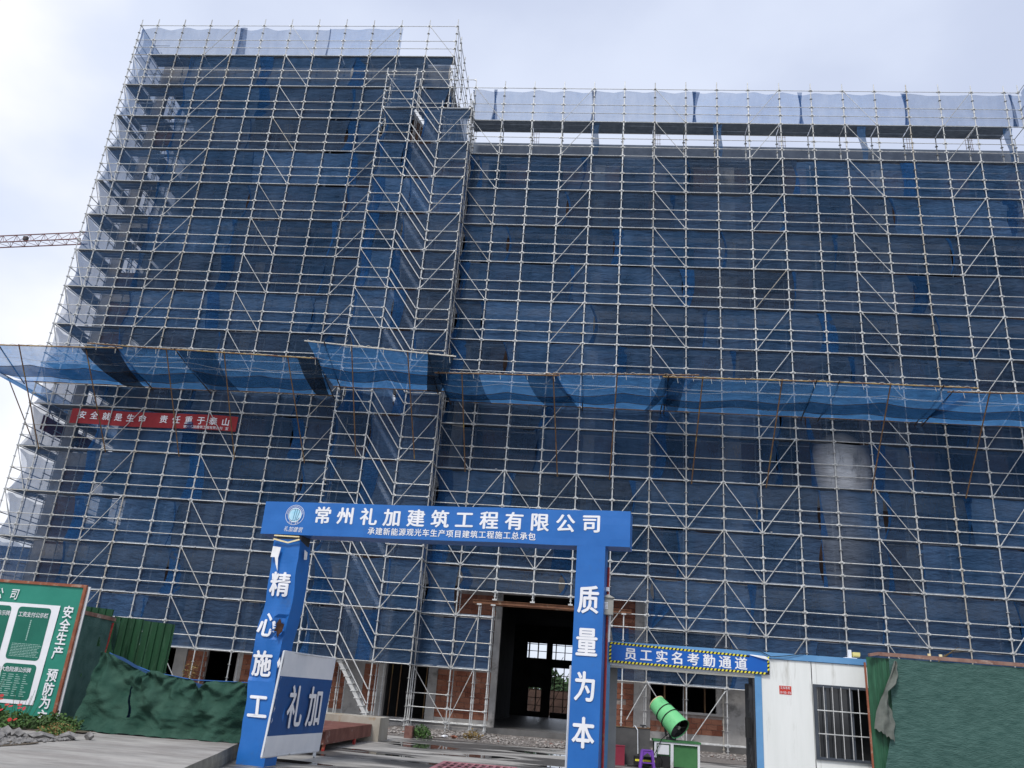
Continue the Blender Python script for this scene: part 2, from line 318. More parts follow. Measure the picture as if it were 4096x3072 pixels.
rp = A('ShaderNodeMixRGB'); rp.inputs[2].default_value = (.03, .03, .03, 1); K(pud, rp.inputs[0]); K(rr.outputs[0], rp.inputs[1]); K(rp.outputs[0], b.inputs['Roughness'])
bmp = A('ShaderNodeBump'); bmp.inputs['Distance'].default_value = .02; K(nz(18), bmp.inputs['Height'])
inv = A('ShaderNodeMath'); inv.operation = 'MULTIPLY_ADD'; inv.inputs[1].default_value = -.4; inv.inputs[2].default_value = .4; K(pud, inv.inputs[0]); K(inv.outputs[0], bmp.inputs['Strength']); K(bmp.outputs[0], b.inputs['Normal'])
struct('ground', g, yardm)

# raised concrete apron on the left
apm = mat('apron_concrete', (.27, .258, .24), (.40, .38, .35), rough=.9, scale=1.0, stretch=(1, 2.2, 1), bump=.3, c3=(.20, .18, .165), s3=.7, lo3=.45, hi3=.7)
apedge = mat('apron_edge', (.16, .155, .13), (.26, .25, .21), rough=.95, scale=3, bump=.5)
def apron_pt(u, v):   # u 0..1 left to right, v 0..1 near to far
    xr = 17.62 + (1 - v) * (1 - v * .0) * 4.6; y = -36 + v * 20.0
    x = -6 + u * (xr + 6); z = .25 + noise.noise(Vector((x * .4, y * .4, 0))) * .02
    return (x, y - .02 * u, z)
a = MB(); a.grid(apron_pt, 30, 26)
e = MB(); n_ = 26
e.grid(lambda u, v: (apron_pt(1, u)[0] + (.0 if v > .5 else .03), apron_pt(1, u)[1], apron_pt(1, u)[2] * v), n_, 2)
e.grid(lambda u, v: (apron_pt(u, 1)[0], apron_pt(u, 1)[1], apron_pt(u, 1)[2] * v), 30, 1)
struct('road', a, apm); struct('road_edge', e, apedge)
# earth strip left of the apron
a = MB(); a.grid(lambda u, v: (-6 + 21.6 * u, -21.5 + 5.9 * v, .262 + .05 * noise.noise(Vector((u * 9, v * 5, 3)))), 30, 12,
                 skip=lambda u, v: (-6 + 21.6 * u) > 13.9 + 2.0 * (1 - v) + .3 * sin(v * 9) and True)
earth = mat('soil', (.07, .055, .04), (.14, .11, .08), rough=1, scale=4, bump=.8, c3=(.05, .08, .03), s3=1.5)
struct('soil', a, earth)

# ------------------------------------------------------------------ the building
BW = thing('building', 'long concrete frame and brick building shell under construction behind the scaffolding and blue nets', 'building', (22, 1.4, 0))
def bpart(name, a, b, m, **k): return obj(name, MB().box(a, b), m, BW, **k)
YF, YB = 1.4, 25.0
Z0 = .27
floors = [6.2, 10.4, 14.6, 18.8, 23.0, 27.45]
XA, XB, XR = .12, 16.2, 46.0      # left wall, step between tall and low block, far right end
bpart('floor_slab', (XA, YF - .05, -.05), (XR, YB, Z0), mat('hall_floor', (.10, .095, .09), (.15, .145, .14), rough=.35, scale=1.2))
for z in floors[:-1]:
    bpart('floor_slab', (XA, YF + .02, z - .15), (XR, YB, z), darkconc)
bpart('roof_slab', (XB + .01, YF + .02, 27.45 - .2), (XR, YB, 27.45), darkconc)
bpart('roof_slab', (XA, YF + .02, 31.9), (XB - .3, 14, 32.1), darkconc)
# beams along the front
for z in floors[:-1]:
    bpart('beam', (XA, YF - .02, z - .55), (XR, YF + .28, z + .1), concrete)
bpart('parapet_beam', (XB, YF - .04, 26.9), (XR, YF + .24, 28.02), mat('veiled_concrete', (.14, .17, .22), (.21, .245, .30), rough=.9, scale=1.5))  # thin pale veil over the beam put into its blue-grey colour
bpart('parapet_beam', (XA, YF - .04, 31.6), (XB, YF + .24, 32.95), concrete)
# columns
cols = [(.12, .45), (7.64, .5), (16.33, .29), (18.38, .37), (20.92, .25), (25.25, .5), (26.64, .5), (30.3, .75), (37.6, .5), (45.4, .6)]
for x, w in cols:
    top = 32.9 if x < XB else 27.0
    if x in (18.38, 16.33, 20.92, 25.25, 26.64): top = 6.2 - .55
    bpart('column', (x, YF - .06, Z0), (x + w, YF + .3, top), concrete)
for x in (18.3, 24.2):
    bpart('column', (x, YF - .06, 6.3), (x + .5, YF + .3, 27.0), concrete)
# brick infill behind the nets: one panel per bay with window openings between
infm = mat('infill_brick', (.085, .055, .045), (.14, .085, .065), rough=.95, scale=1.2, c3=(.15, .14, .13), s3=.7)
colx = [.57, 8.0, 16.2, 24.2, 30.3, 37.6, 45.4]
lev = [6.2] + floors[1:] + [31.9]
for k in range(len(floors)):
    z0 = floors[k]; z1 = (floors[k + 1] if k + 1 < len(floors) else 31.9) - .55
    for a_, b_ in zip(colx, colx[1:]):
        if k == 5 and a_ > 15: continue
        if a_ < 1 and k in (1, 3, 4, 5): segs = [(3.2, 4.6), (6.4, 8.0)]
        else:
            w = b_ - a_; segs = [(a_ + .02, a_ + w * .2), (a_ + w * .44, a_ + w * .58), (a_ + w * .8, b_)]
        for s0, s1 in segs: bpart('brick_panel', (s0, YF + .04, z0 + .1), (s1, YF + .22, z1), infm)
        if not (a_ < 1 and k in (1, 4)):
            bpart('sill_wall', (a_ + .02, YF + .06, z0 + .1), (b_, YF + .20, z0 + 1.1), infm)
# side and back walls
bpart('side_wall', (XR - .3, YF + .3, Z0), (XR, YB, 27.4), darkconc)
for z in floors: bpart('beam', (XA, YF + .3, z - .55), (XA + .3, 14 if z > 27 else YB, z + .1), concrete)
for y in (5.5, 9.8, 14, 18.5, 24.6): bpart('column', (XA, y, Z0), (XA + .4, y + .4, 31.9 if y < 14.5 else 27.3), concrete)
bpart('side_wall', (XA + .1, YF + .3, Z0), (XA + .3, YB, 5.6), infm)
for k in (1, 2, 4): bpart('side_wall', (XA + .1, 5.9, floors[k]), (XA + .3, 14, floors[k + 1] - .6), infm)
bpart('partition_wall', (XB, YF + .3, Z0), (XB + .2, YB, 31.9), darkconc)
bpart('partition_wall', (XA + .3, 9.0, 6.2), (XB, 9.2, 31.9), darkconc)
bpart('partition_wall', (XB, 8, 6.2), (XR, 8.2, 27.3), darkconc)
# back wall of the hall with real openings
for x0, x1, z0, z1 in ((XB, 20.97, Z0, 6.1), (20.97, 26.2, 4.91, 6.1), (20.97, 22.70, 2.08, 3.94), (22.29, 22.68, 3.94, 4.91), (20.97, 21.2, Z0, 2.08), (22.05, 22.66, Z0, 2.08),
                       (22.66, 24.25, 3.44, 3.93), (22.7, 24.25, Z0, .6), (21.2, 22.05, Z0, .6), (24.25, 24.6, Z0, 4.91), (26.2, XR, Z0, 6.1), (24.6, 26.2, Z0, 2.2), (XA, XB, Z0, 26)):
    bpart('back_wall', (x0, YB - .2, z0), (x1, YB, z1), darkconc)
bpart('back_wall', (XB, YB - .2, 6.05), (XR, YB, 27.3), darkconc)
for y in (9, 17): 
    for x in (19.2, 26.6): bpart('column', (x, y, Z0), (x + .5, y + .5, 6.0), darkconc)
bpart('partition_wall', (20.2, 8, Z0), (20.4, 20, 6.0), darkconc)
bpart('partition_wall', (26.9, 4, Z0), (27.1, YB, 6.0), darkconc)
# --- ground floor front, laid brick by brick where the net leaves it bare
BR = MB().box((0, 0, 0), (.385, .11, .185)).mesh('brick'); BR.materials.append(brickm)
BR2 = MB().box((0, 0, 0), (.385, .11, .185)).mesh('brick_dark'); BR2.materials.append(brickd)
BRH = MB().box((0, 0, 0), (.19, .11, .185)).mesh('brick_half'); BRH.materials.append(brickm)
nb = [0]
def brick_wall(x0, x1, z0, z1):
    bpart('mortar_bed', (x0, YF + .05, z0), (x1, YF + .2, z1), mortar)
    r = 0; z = z0 + .005
    while z + .185 <= z1 + .01:
        x = x0 + .005 - (.2 if r % 2 else 0)
        while x < x1 - .08:
            xa = max(x, x0 + .004); xb = min(x + .385, x1 - .004)
            if xb - xa > .06 and rnd() > .012:
                me = BR2 if rnd() < .3 else BR
                o = obj('brick', me, None, BW); o.location = (xa, YF + .0 + ru(-.006, .008), z); o.scale = ((xb - xa) / .385, 1, 1); nb[0] += 1
            x += .397
        z += .2; r += 1
brick_wall(18.75, 20.92, .5, 2.45)
brick_wall(19.3, 20.92, 4.35, 5.5)
brick_wall(15.72, 16.33, .5, 2.45)
brick_wall(13.6, 14.95, .5, 2.45)
brick_wall(8.15, 9.0, .9, 2.45)
brick_wall(10.55, 11.3, .9, 2.45)
brick_wall(25.75, 26.64, .5, 2.45)
brick_wall(25.75, 26.64, 4.2, 5.6)
brick_wall(27.3, 30.1, .62, 1.33)
for x0, x1, z0, z1 in ((18.75, 20.92, 2.47, 4.34), (18.75, 19.29, 4.35, 5.6), (13.6, 16.33, 2.46, 5.6), (8.15, 12.6, 2.46, 5.6), (.6, 7.1, 2.46, 5.6), (.6, 7.0, Z0, 2.3),
                       (25.75, 26.64, 2.46, 4.18), (27.14, 30.3, 4.5, 5.6), (31.1, 37.6, 3.4, 5.6), (31.1, 45.4, Z0, 1.6), (33, 35, 1.6, 3.4), (38.1, 41, 1.6, 5.6), (43, 45.4, 1.6, 5.6)):
    bpart('infill_wall', (x0, YF + .05, z0), (x1, YF + .2, z1), infm)
for x0, x1, z0, z1 in ((18.75, 20.92, Z0, .5), (15.72, 16.33, Z0, .5), (13.6, 14.95, Z0, .5), (14.95, 15.72, Z0, 5.5), (7.0, 12.6, Z0, .9), (10.3, 10.55, .9, 5.5), (25.75, 26.64, Z0, .5), (27.14, 30.1, Z0, .62), (27.02, 27.3, .62, 2.6), (29.86, 30.12, 1.4, 4.5), (30.12, 31.1, Z0, 4.4)):
    bpart('plaster_band', (x0, YF - .01, z0), (x1, YF + .2, z1), concrete)
bpart('window_sill', (27.3, YF - .05, 1.33), (30.1, YF + .22, 1.42), concrete)
bpart('door_lintel', (20.92, YF - .02, 5.45), (25.75, YF + .3, 5.64), concrete)
# frames in the dark openings
for x in (16.75, 17.1, 18.2): bpart('shoring_pole', (x, YF + .5, Z0), (x + .04, YF + .54, 2.6), rustpipe)
for x in (27.9, 28.7, 29.5): bpart('shoring_pole', (x, YF + .8, Z0), (x + .06, YF + .86, 5.5), rustpipe)
bpart('threshold', (16.62, YF - .05, Z0), (18.38, YF + .3, Z0 + .1), concrete)
bpart('canopy_lip', (13, YF - .35, 0), (20.9, YF - .06, .2), concrete)
# starter bars above the low roof
for x in (20.9, 27.1, 33.3, 39.4, 42.3):
    s = MB()
    for i in range(4):
        dx = i * .11 + ru(-.02, .02); s.tube((x + dx, YF + .1, 27.9), (x + dx + ru(-.03, .03), YF + .1 + ru(-.05, .05), 29.2 + ru(-.1, .2)), .012, 4)
    for z in (28.2, 28.45, 28.7): s.tube((x - .02, YF + .08, z), (x + .36, YF + .08, z), .008, 4)
    obj('starter_bars', s, rustpipe, BW)

# ================================================================== SCAFFOLDING
SX, OFF = 1.5114, -.19
def cx(c):
    if c == -1: return -.95
    if c >= 29.5: return 44.29
    return c * SX + (OFF if c >= 12 else 0)
def lz(D): return 2.0 * (15 - D) + .35
TOPA, TOPB = lz(-2), lz(0)
cache = {}
def post_mesh(z0, z1, foot=True):
    key = (round(z0, 2), round(z1, 2), foot)
    if key not in cache:
        s = MB(); s.tube((0, 0, z0), (0, 0, z1), .0245, 6)
        k = math.ceil((z0 - .35) / .5)
        while .35 + .5 * k < z1 - .1:
            z = .35 + .5 * k
            if z > z0 + .05: s.tube((0, 0, z - .006), (0, 0, z + .006), .072, 8)
            k += 1
        z = z0 + 1.1
        while z < z1: s.tube((0, 0, z), (0, 0, z + .16), .036, 6, caps=False); z += 2.0
        if foot: s.box((-.07, -.07, z0), (.07, .07, z0 + .012)); s.tube((0, 0, z0 + .16), (0, 0, z0 + .19), .055, 6)
        m = s.mesh('post'); m.materials.append(galv); cache[key] = m
    return cache[key]
def post(par, x, y, z0, z1, foot=True):
    o = obj('post', post_mesh(z0, z1, foot), None, par); o.location = (x, y, 0); return o
def ledger_geo(s, p, q, r=.018, sag=.0):
    p = Vector(p); q = Vector(q); d = (q - p); L = d.length; d = d / L
    s.tube(p + d * .06, q - d * .06, r, 5, caps=False)
    for e, sg in ((p, 1), (q, -1)):
        a = e + d * sg * .035; b = e + d * sg * .11
        s.bar(a, b, .045, .062)
        s.box((a.x - .008 if abs(d.x) > .5 else a.x - .012, a.y - .012, a.z - .06), (a.x + .02 if abs(d.x) > .5 else a.x + .012, a.y + .012, a.z + .075))
LM = {}
def ledger(par, x0, x1, y, z, name='ledger'):
    L = round(x1 - x0, 3)
    if L not in LM:
        s = MB(); ledger_geo(s, (0, 0, 0), (L, 0, 0)); LM[L] = s.mesh('ledger'); LM[L].materials.append(galv)
    o = obj(name, LM[L], None, par); o.location = (x0, y, z); o.rotation_euler = (ru(-.1, .1), ru(-.0015, .0015), 0); return o
def brace_geo(s, p, q): s.tube(p, q, .0165, 5)
def brace(par, p, q):
    s = MB(); p = Vector(p); q = Vector(q); brace_geo(s, p, q)
    for e, sg in ((p, 1), (q, -1)):
        d = (q - p).normalized() * sg; s.bar(e - d * .01, e + d * .13, .05, .03)
    return obj('brace', s, galv, par)

camp = Vector((24.35, -33.8, 1.6))
def put_ledgers(par, L, limit=290):
    """nearest ones as parts, the far rest joined into one part"""
    L.sort(key=lambda t: ((Vector(((t[0] + t[1]) / 2, t[2], t[3])) - camp).length))
    for t_ in L[:limit]: ledger(par, *t_)
    s = MB()
    for x0, x1, y, z in L[limit:]: ledger_geo(s, (x0, y, z + ru(-.002, .002)), (x1, y, z))
    if s.v: obj('upper_ledgers', s, galv, par, kind='stuff')

SA = thing('scaffold', 'tall scaffold of galvanised tubes over the higher left block, carrying the red banner', 'scaffold', (6.5, 0, 0))
SB = thing('scaffold', 'long scaffold of galvanised tubes over the lower wing right of the stair tower', 'scaffold', (31, 0, 0))
# posts, outer and inner rows
for c in range(-1, 12):
    z0 = 0.0
    post(SA, cx(c), 0, z0, TOPA + .45 + ru(-.06, .03))
    if c > -1: post(SA, cx(c), .9, z0, TOPA - 2.1)
for c in range(12, 31):
    x = cx(c); top = TOPB + .45 + ru(-.06, .03)
    if c in (14, 15, 16): z0 = 5.0
    elif c == 17: z0 = 5.0
    else: z0 = 0.0
    post(SB, x, 0, z0, top, True); post(SB, x, .9, z0, TOPB - 2.0)
post(SB, 20.37, 0, 0, 4.84); post(SB, 20.93, 0, 0, 4.84); post(SB, 26.1, 0, 0, 4.84); post(SB, 20.37, .6, 0, 4.84); post(SB, 20.93, .6, 0, 4.84)
post(SB, 25.57, 0, 0, 4.84)
for y in (0, .6):   # lintel beams carrying the posts over the doorway
    s = MB(); s.box((20.1, y - .06, 4.86), (26.4, y + .06, 4.875)); s.box((20.1, y - .06, 4.985), (26.4, y + .06, 5.0)); s.box((20.1, y - .008, 4.875), (26.4, y + .008, 4.985))
    obj('door_beam', s, steelrust, SB)
for x in (20.37, 20.93, 26.1, cx(14), cx(15), cx(16)):
    s = MB(); s.box((x - .09, -.09, 4.80), (x + .09, .09, 4.85)) if x in (20.37, 20.93, 26.1) else s.box((x - .09, -.09, 5.01), (x + .09, .09, 5.06)); obj('jack_head', s, galv2, SB)
def levels(Dtop, Dbot):
    out = []
    for D in range(Dtop, Dbot + 1):
        out.append(lz(D))
        if D > Dtop: out += [lz(D) + .5, lz(D) + 1.0]
    return out
LA = []; 
for z in levels(-2, 15):
    for c in range(-1, 11):
        if z < 2 and z > .4: continue
        if 9 <= c and z < 28: continue
        LA.append((cx(c), cx(c + 1), 0, z))
    if z < 28 and not (.4 < z < 2): pass
for z in levels(-2, 15):
    if z >= 28 and z <= 31: LA.append((cx(11), cx(12), 0, z))
put_ledgers(SA, LA)
LB = []
for z in levels(0, 15):
    for c in range(12, 30):
        x0, x1 = cx(c), cx(c + 1)
        if c == 29: x1 = 44.29
        if 14 <= c <= 16 and z < 5.3: continue
        if c == 13 and z in (4.85,): continue
        if .4 < z < 2:
            if c == 12: LB.append((x0, x1, 0, .85)); LB.append((x0, x1, 0, 1.35))
            if c == 13: LB.append((x0, 20.93, 0, .85))
            continue
        LB.append((x0, x1, 0, z))
for c in (13, 14, 15): LB.append((cx(c), cx(c + 1), 0, 5.85))
LB += [(25.57, cx(18), 0, 4.35), (25.57, cx(18), 0, 2.35), (25.57, cx(18), 0, .35)]
LB = [l for l in dict.fromkeys((round(a, 3), round(b, 3), c, round(d, 3)) for a, b, c, d in LB)]
put_ledgers(SB, LB)
# inner row ledgers and transoms, joined
s = MB()
for D in range(-1, 16):
    for dz in (0,):
        z = lz(D) + dz
        if z < TOPA - 1.9: s.tube((0, .9, z), (cx(11), .9, z), .022, 5)
    for c in range(0, 12): s.tube((cx(c), 0, lz(D)), (cx(c), .9, lz(D)), .02, 5, caps=False)
obj('inner_ledgers', s, galv, SA, kind='stuff')
s = MB()
for D in range(1, 16):
    for dz in (0,):
        z = lz(D) + dz
        if z < TOPB - 1.9:
            if z < 5.2: s.tube((cx(12), .9, z), (20.95, .9, z), .022, 5); s.tube((cx(18), .9, z), (44.3, .9, z), .022, 5)
            else: s.tube((cx(12), .9, z), (44.3, .9, z), .022, 5)
    for c in range(12, 31):
        if not (14 <= c <= 17 and lz(D) < 5): s.tube((cx(c), 0, lz(D)), (cx(c), .9, lz(D)), .02, 5, caps=False)
obj('inner_ledgers', s, galv, SB, kind='stuff')
# braces: (bay, 'a' rises to the right / 'd' falls to the right, levels)
def braces(par, c, kind, D0, D1, y=-.03):
    for D in range(D0, D1):
        xa, xb = cx(c), cx(c + 1); zt, zb = lz(D), lz(D + 1)
        if kind == 'a': brace(par, (xa + .06, y, zb + .05), (xb - .06, y, zt - .02))
        else: brace(par, (xa + .06, y, zt - .05), (xb - .06, y, zb + .05))
braces(SA, 2, 'a', -2, 15); braces(SA, 5, 'd', -2, 15); braces(SA, 8, 'a', -2, 1); braces(SA, 8, 'a', 1, 15); braces(SA, 10, 'd', -2, 1)
for c, k, a_, b_ in ((12, 'd', 0, 13), (15, 'a', 0, 10), (18, 'd', 0, 14), (21, 'a', 0, 14), (24, 'd', 0, 14), (27, 'a', 0, 14),
                     (13, 'a', 10, 13), (14, 'd', 10, 12), (15, 'a', 10, 12), (16, 'd', 10, 12), (17, 'a', 10, 14), (19, 'a', 10, 14), (20, 'd', 10, 14)):
    braces(SB, c, k, a_, b_)
brace(SB, (18.0, -.03, 4.3), (19.4, -.03, 2.4)); brace(SB, (18.0, -.03, 2.3), (19.4, -.03, .4)); brace(SB, (19.52, -.03, .4), (20.33, -.03, 2.3)); brace(SB, (19.52, -.03, 2.4), (20.33, -.03, 4.3))
brace(SB, (26.3, -.03, 1.0), (27.0, -.03, 2.25)); brace(SB, (27.1, -.03, 2.3), (28.4, -.03, .45)); brace(SB, (28.7, -.03, .45), (29.97, -.03, 2.25))
# steel planks of the decks: one by one on the bare top levels, joined below
plank = MB(); plank.box((.02, 0, -.045), (1.49, .285, 0)); pm = plank.mesh('deck_plank'); pm.materials.append(deckm)
def planks(par, x0, n, z, miss=()):
    for i in range(n):
        for j in range(3):
            if (i, j) in miss: continue
            o = obj('deck_plank', pm, None, par); o.location = (x0 + i * SX + ru(-.01, .01), .04 + j * .31 + ru(-.01, .01), z + .07)
            o.rotation_euler = (ru(-.02, .02), 0, ru(-.006, .006))
planks(SB, cx(12), 17, lz(1)); planks(SA, 0, 11, lz(-1), miss=((10, 2),)); planks(SA, 0, 9, lz(0))
s = MB()
for D in range(1, 15):
    for c in range(0, 9):
        for j in range(3):
            if rnd() < .12: continue
            s.box((cx(c) + .02, .06 + j * .262, lz(D) + .02), (cx(c + 1) - .02, .28 + j * .262, lz(D) + .065))
obj('deck_planks', s, deckm, SA, kind='stuff')
s = MB()
for D in range(2, 15):
    for c in range(12, 30):
        if D >= 13 and 14 <= c <= 17: continue
        for j in range(3):
            if rnd() < .12: continue
            s.box((cx(c) + .02, .06 + j * .262, lz(D) + .02), (cx(c + 1) - .02, .28 + j * .262, lz(D) + .065))
obj('deck_planks', s, deckm, SB, kind='stuff')

# ---- nets
def nzv(a, b, c): return noise.noise(Vector((a, b, c)))
seed = [0]
def net(par, x0, x1, z0, z1, y=.075, m=None, bow0=.3, bow1=.2, sag=.05, lift=.0, axis='x', hem=True, depth=.09, droop=0.):
    seed[0] += 1; sd_ = seed[0] * 3.7; L = x1 - x0; m = m or netm
    n = max(8, int(abs(L) / .13)); mv = 14
    fa, fb = rnd(), rnd()
    tb, tt = ru(.2, 1.0) * bow0, ru(.2, 1.0) * bow1
    def P(u, v):
        a0 = tb * sin(pi * v); a1 = tt * sin(pi * v)
        x = x0 + a0 + u * (L - a0 - a1)
        tie = abs(((x / SX) % 1) - .5) * 2         # 1 at posts, 0 mid-bay
        topz = z1 - .03 - (sag * (1 - tie) + abs(nzv(x * .6, sd_, 1)) * sag * 1.6)
        botz = z0 + .02 + lift * (1 - tie)
        z = botz + v * (topz - botz)
        e = sin(pi * v)
        fold = 0
        for kk, (tu, tv) in enumerate(((0, 1), (1, 1), (fa, 1), (fb, 0))):
            du = (u - tu) * L; dv = (v - tv) * 2; dd = math.hypot(du, dv)
            if dd < 2.2: fold += math.exp(-dd * 1.6) * sin(8 * math.atan2(dv, du + .01) + sd_ + kk) * min(1, dd * 4)
        yy = y + fold * depth * .55 + depth * (nzv(x * .55, z * .7, sd_) * 1.2 * (.35 + e) + .35 * nzv(x * 1.9 + z * .8, z * 2.3, sd_)) + droop * e * (1 - tie) * .05
        if axis == 'x': yy = max(yy, y - .025)
        return (x, yy, z) if axis == 'x' else (y + (yy - y), x, z)
    s = MB().grid(P, n, mv); o = obj('net', s, m, par, smooth=True)
    if hem:
        # rolled, doubled edge of the sheet: hangs as a brighter curved strip
        w0 = ru(.06, .38) if rnd() < .7 else ru(.5, .95); w1 = ru(.03, .08) if w0 < .4 else w0 * .7
        flip = rnd() < .5
        def H(u, v):
            k = w1 + (w0 - w1) * ((1 - v) ** 2 if flip else v ** 2)
            q = P(0, v); 
            d = (u) * k
            return (q[0] + d, q[1] - .015 - .03 * sin(pi * u), q[2]) if axis == 'x' else (q[0] - .015, q[1] + d, q[2])
        obj('net_hem', MB().grid(H, 2, 8), hemm, o if False else par, smooth=True)
    return o
def net_row(par, xa, xb, z0, z1, step=5.0, start=None, **k):
    x = start if start is not None else xa - ru(0, step)
    first = True
    while x < xb - .05:
        a_, b_ = max(x, xa), min(x + step + .28, xb)
        if xb - b_ < .7: b_ = xb
        if b_ - a_ > .4: net(par, a_, b_, z0, z1, sag=ru(.01, .08), **k)
        if b_ >= xb: break
        x += step
# left block
for D in range(-1, 15):
    if D == 15: break
    z0, z1 = lz(D), lz(D - 1)
    if D == -1:
        for a_, b_ in ((-.9, 4.9), (4.7, 9.75), (9.7, 13.7)): net(SA, a_, b_, z0, z1, m=skynet, bow0=.05, bow1=.05, sag=.12)
        continue
    end = 16.6 if D <= 1 else 13.45
    net(SA, -.92, 2.6, z0, z1, bow0=.75, bow1=.05, sag=.08, hem=False, m=gabnet)
    net_row(SA, 2.3, end, z0, z1, start=2.3 - ru(0, 1.2))
for x, y0_ in ((-.93, 0),):   # short side sheets on the gable end, seen through the front
    pass
# right wing
top_seams = (17.9, 18.99, 23.97, 28.94, 34.06, 39.0, 43.93, 44.35)
for a_, b_ in zip(top_seams, top_seams[1:]):
    net(SB, a_ - .08, b_ + .12, lz(1), lz(0), m=skynet, bow0=.12, bow1=.16, sag=.1, depth=.05)
for x in top_seams[1:-1]:    # gathered overlap strips, hour-glass shaped
    w0, w1, wm = ru(.14, .24), ru(.05, .28), ru(.03, .07)
    def H(u, v, w0=w0, w1=w1, wm=wm, x=x):
        w = wm + (w1 if v > .5 else w0) * (abs(v - .5) * 2) ** 1.6
        return (x + (u - .5) * w, .05, lz(1) + .02 + 1.93 * v)
    obj('net_hem', MB().grid(H, 2, 14), MATS['net_hem'], SB)
for x in (24.15, 30.1, 36.9, 43.6):  # loose strips hanging under the top deck
    obj('net_hem', MB().grid(lambda u, v: (x + (u - .5) * (.22 + .2 * v) + .06 * sin(v * 6), .08, lz(2) + 1.98 * v), 2, 10), netm, SB)
for D in range(3, 15):
    z0, z1 = lz(D), lz(D - 1)
    if D <= 12:
        if D in (11, 12):
            net_row(SB, 17.95, 33.9, z0, z1); mm = dustnet2 if D in (11, 12) else dustnet
            net(SB, 33.85, 36.4, z0, z1, m=mm, bow0=.05, bow1=.05); net_row(SB, 36.3, 44.25, z0, z1)
        elif D == 10:
            net_row(SB, 17.95, 33.8, z0, z1); net(SB, 33.6, 36.2, z0, z1, m=dustnet, sag=.03, bow0=.05, bow1=.05); net_row(SB, 36.0, 44.25, z0, z1)
        elif D == 9:
            net_row(SB, 17.95, 33.6, z0, z1); net(SB, 33.5, 36.6, z0, z1, m=dustnet, sag=.05, bow0=.05, bow1=.05); net_row(SB, 36.4, 44.25, z0, z1)
        else: net_row(SB, 17.95, 44.25, z0, z1)
    elif D == 13:
        net(SB, 17.95, 19.42, z0, z1, bow1=.3); net(SB, 19.35, 23.6, 5.36, z1, sag=.05); net(SB, 23.5, 27.3, 5.36, z1); net_row(SB, 27.2, 44.25, z0, z1)
    elif D == 14:
        net(SB, 17.95, 20.95, z0, z1, bow0=.02, bow1=.04); net(SB, 25.6, 30.3, z0, z1); net_row(SB, 30.1, 44.25, z0, z1)
# torn corner hanging loose by the doorway
s = MB().grid(lambda u, v: (27.05 + .95 * u * v, .0 - .05 * sin(u * 14) * v, 4.3 + 1.05 * v - .12 * u), 14, 8); obj('torn_net', s, hemm, SB, smooth=True)

# ---- stair tower scaffold standing in front of the joint
ST = thing('stair_scaffold', 'narrow scaffold stair tower with diagonal handrails projecting in front of the blue nets', 'scaffold', (15.8, -.9, 0))
BX = [13.53, 15.05, 16.55, 18.03]; BYF = -.9
for i, x in enumerate(BX):
    top = TOPB + .42 if i < 2 else lz(1) + .42
    post(ST, x, BYF, 0, top); post(ST, x, -.06, 0, top)
BL = []
for D in range(0, 16):
    z = lz(D)
    for i in range(3):
        if D == 0 and i > 0: continue
        if D == 15 and i < 2: pass
        BL.append((BX[i], BX[i + 1], BYF, z))
    if 0 < D < 15:
        for dz in (.5, 1.0):
            BL.append((BX[0], BX[1], BYF, z + dz))
            if D > 1: BL.append((BX[2], BX[3], BYF, z + dz))
put_ledgers(ST, BL)
for D in range(0, 14):
    brace(ST, (BX[0] + .05, BYF - .03, lz(D) - .05), (BX[1] - .06, BYF - .03, lz(D + 1) + .05))
    if D > 0: brace(ST, (BX[2] + .06, BYF - .03, lz(D + 1) + .05), (BX[3] - .05, BYF - .03, lz(D) - .03))
s = MB()
for D in range(1, 16):
    for x in (BX[0], BX[3]):
        for dz in (0, .5, 1.0):
            if dz and D == 15: continue
            s.tube((x, BYF, lz(D) + dz), (x, 0, lz(D) + dz), .022, 5)
obj('side_ledgers', s, galv, ST, kind='stuff')
for D in range(1, 14): brace(ST, (BX[3], BYF, lz(D) - .05), (BX[3] + .01, -.05, lz(D + 1) + .05))
# handrails and stair flights, all falling to the right
strm = mat('stair_steel', (.70, .74, .78), (.85, .87, .9), rough=.5, scale=4)
for D in range(1, 15):
    zt, zb = lz(D), lz(D + 1)
    for dz in (1.0, .5):
        if D == 14: dz -= .0
        s = MB(); s.tube((BX[1] + .05, BYF - .01, zt + dz), (BX[2] - .05, BYF - .01, zb + dz), .022, 6); obj('handrail', s, galv2, ST)
    for y in (-.68, -.2):
        s = MB(); s.bar((BX[1] + .08, y, zt + .02), (BX[2] - .06, y, zb + .04), .03, .13); obj('stringer', s, strm if D < 14 else galv2, ST)
    s = MB()
    for k in range(8):
        f = (k + .5) / 8; x = BX[1] + .08 + f * 1.36; z = zt + (zb - zt) * f + .02; s.box((x - .12, -.72, z - .012), (x + .12, -.19, z + .012))
    obj('treads', s, strm if D < 14 else galv2, ST)
s = MB()
for D in range(1, 15):
    for a_, b_ in ((BX[0], BX[1]), (BX[2], BX[3])):
        for j in range(3): s.box((a_ + .03, -.82 + j * .27, lz(D) + .02), (b_ - .03, -.6 + j * .27, lz(D) + .065))
obj('deck_planks', s, deckm, ST, kind='stuff')
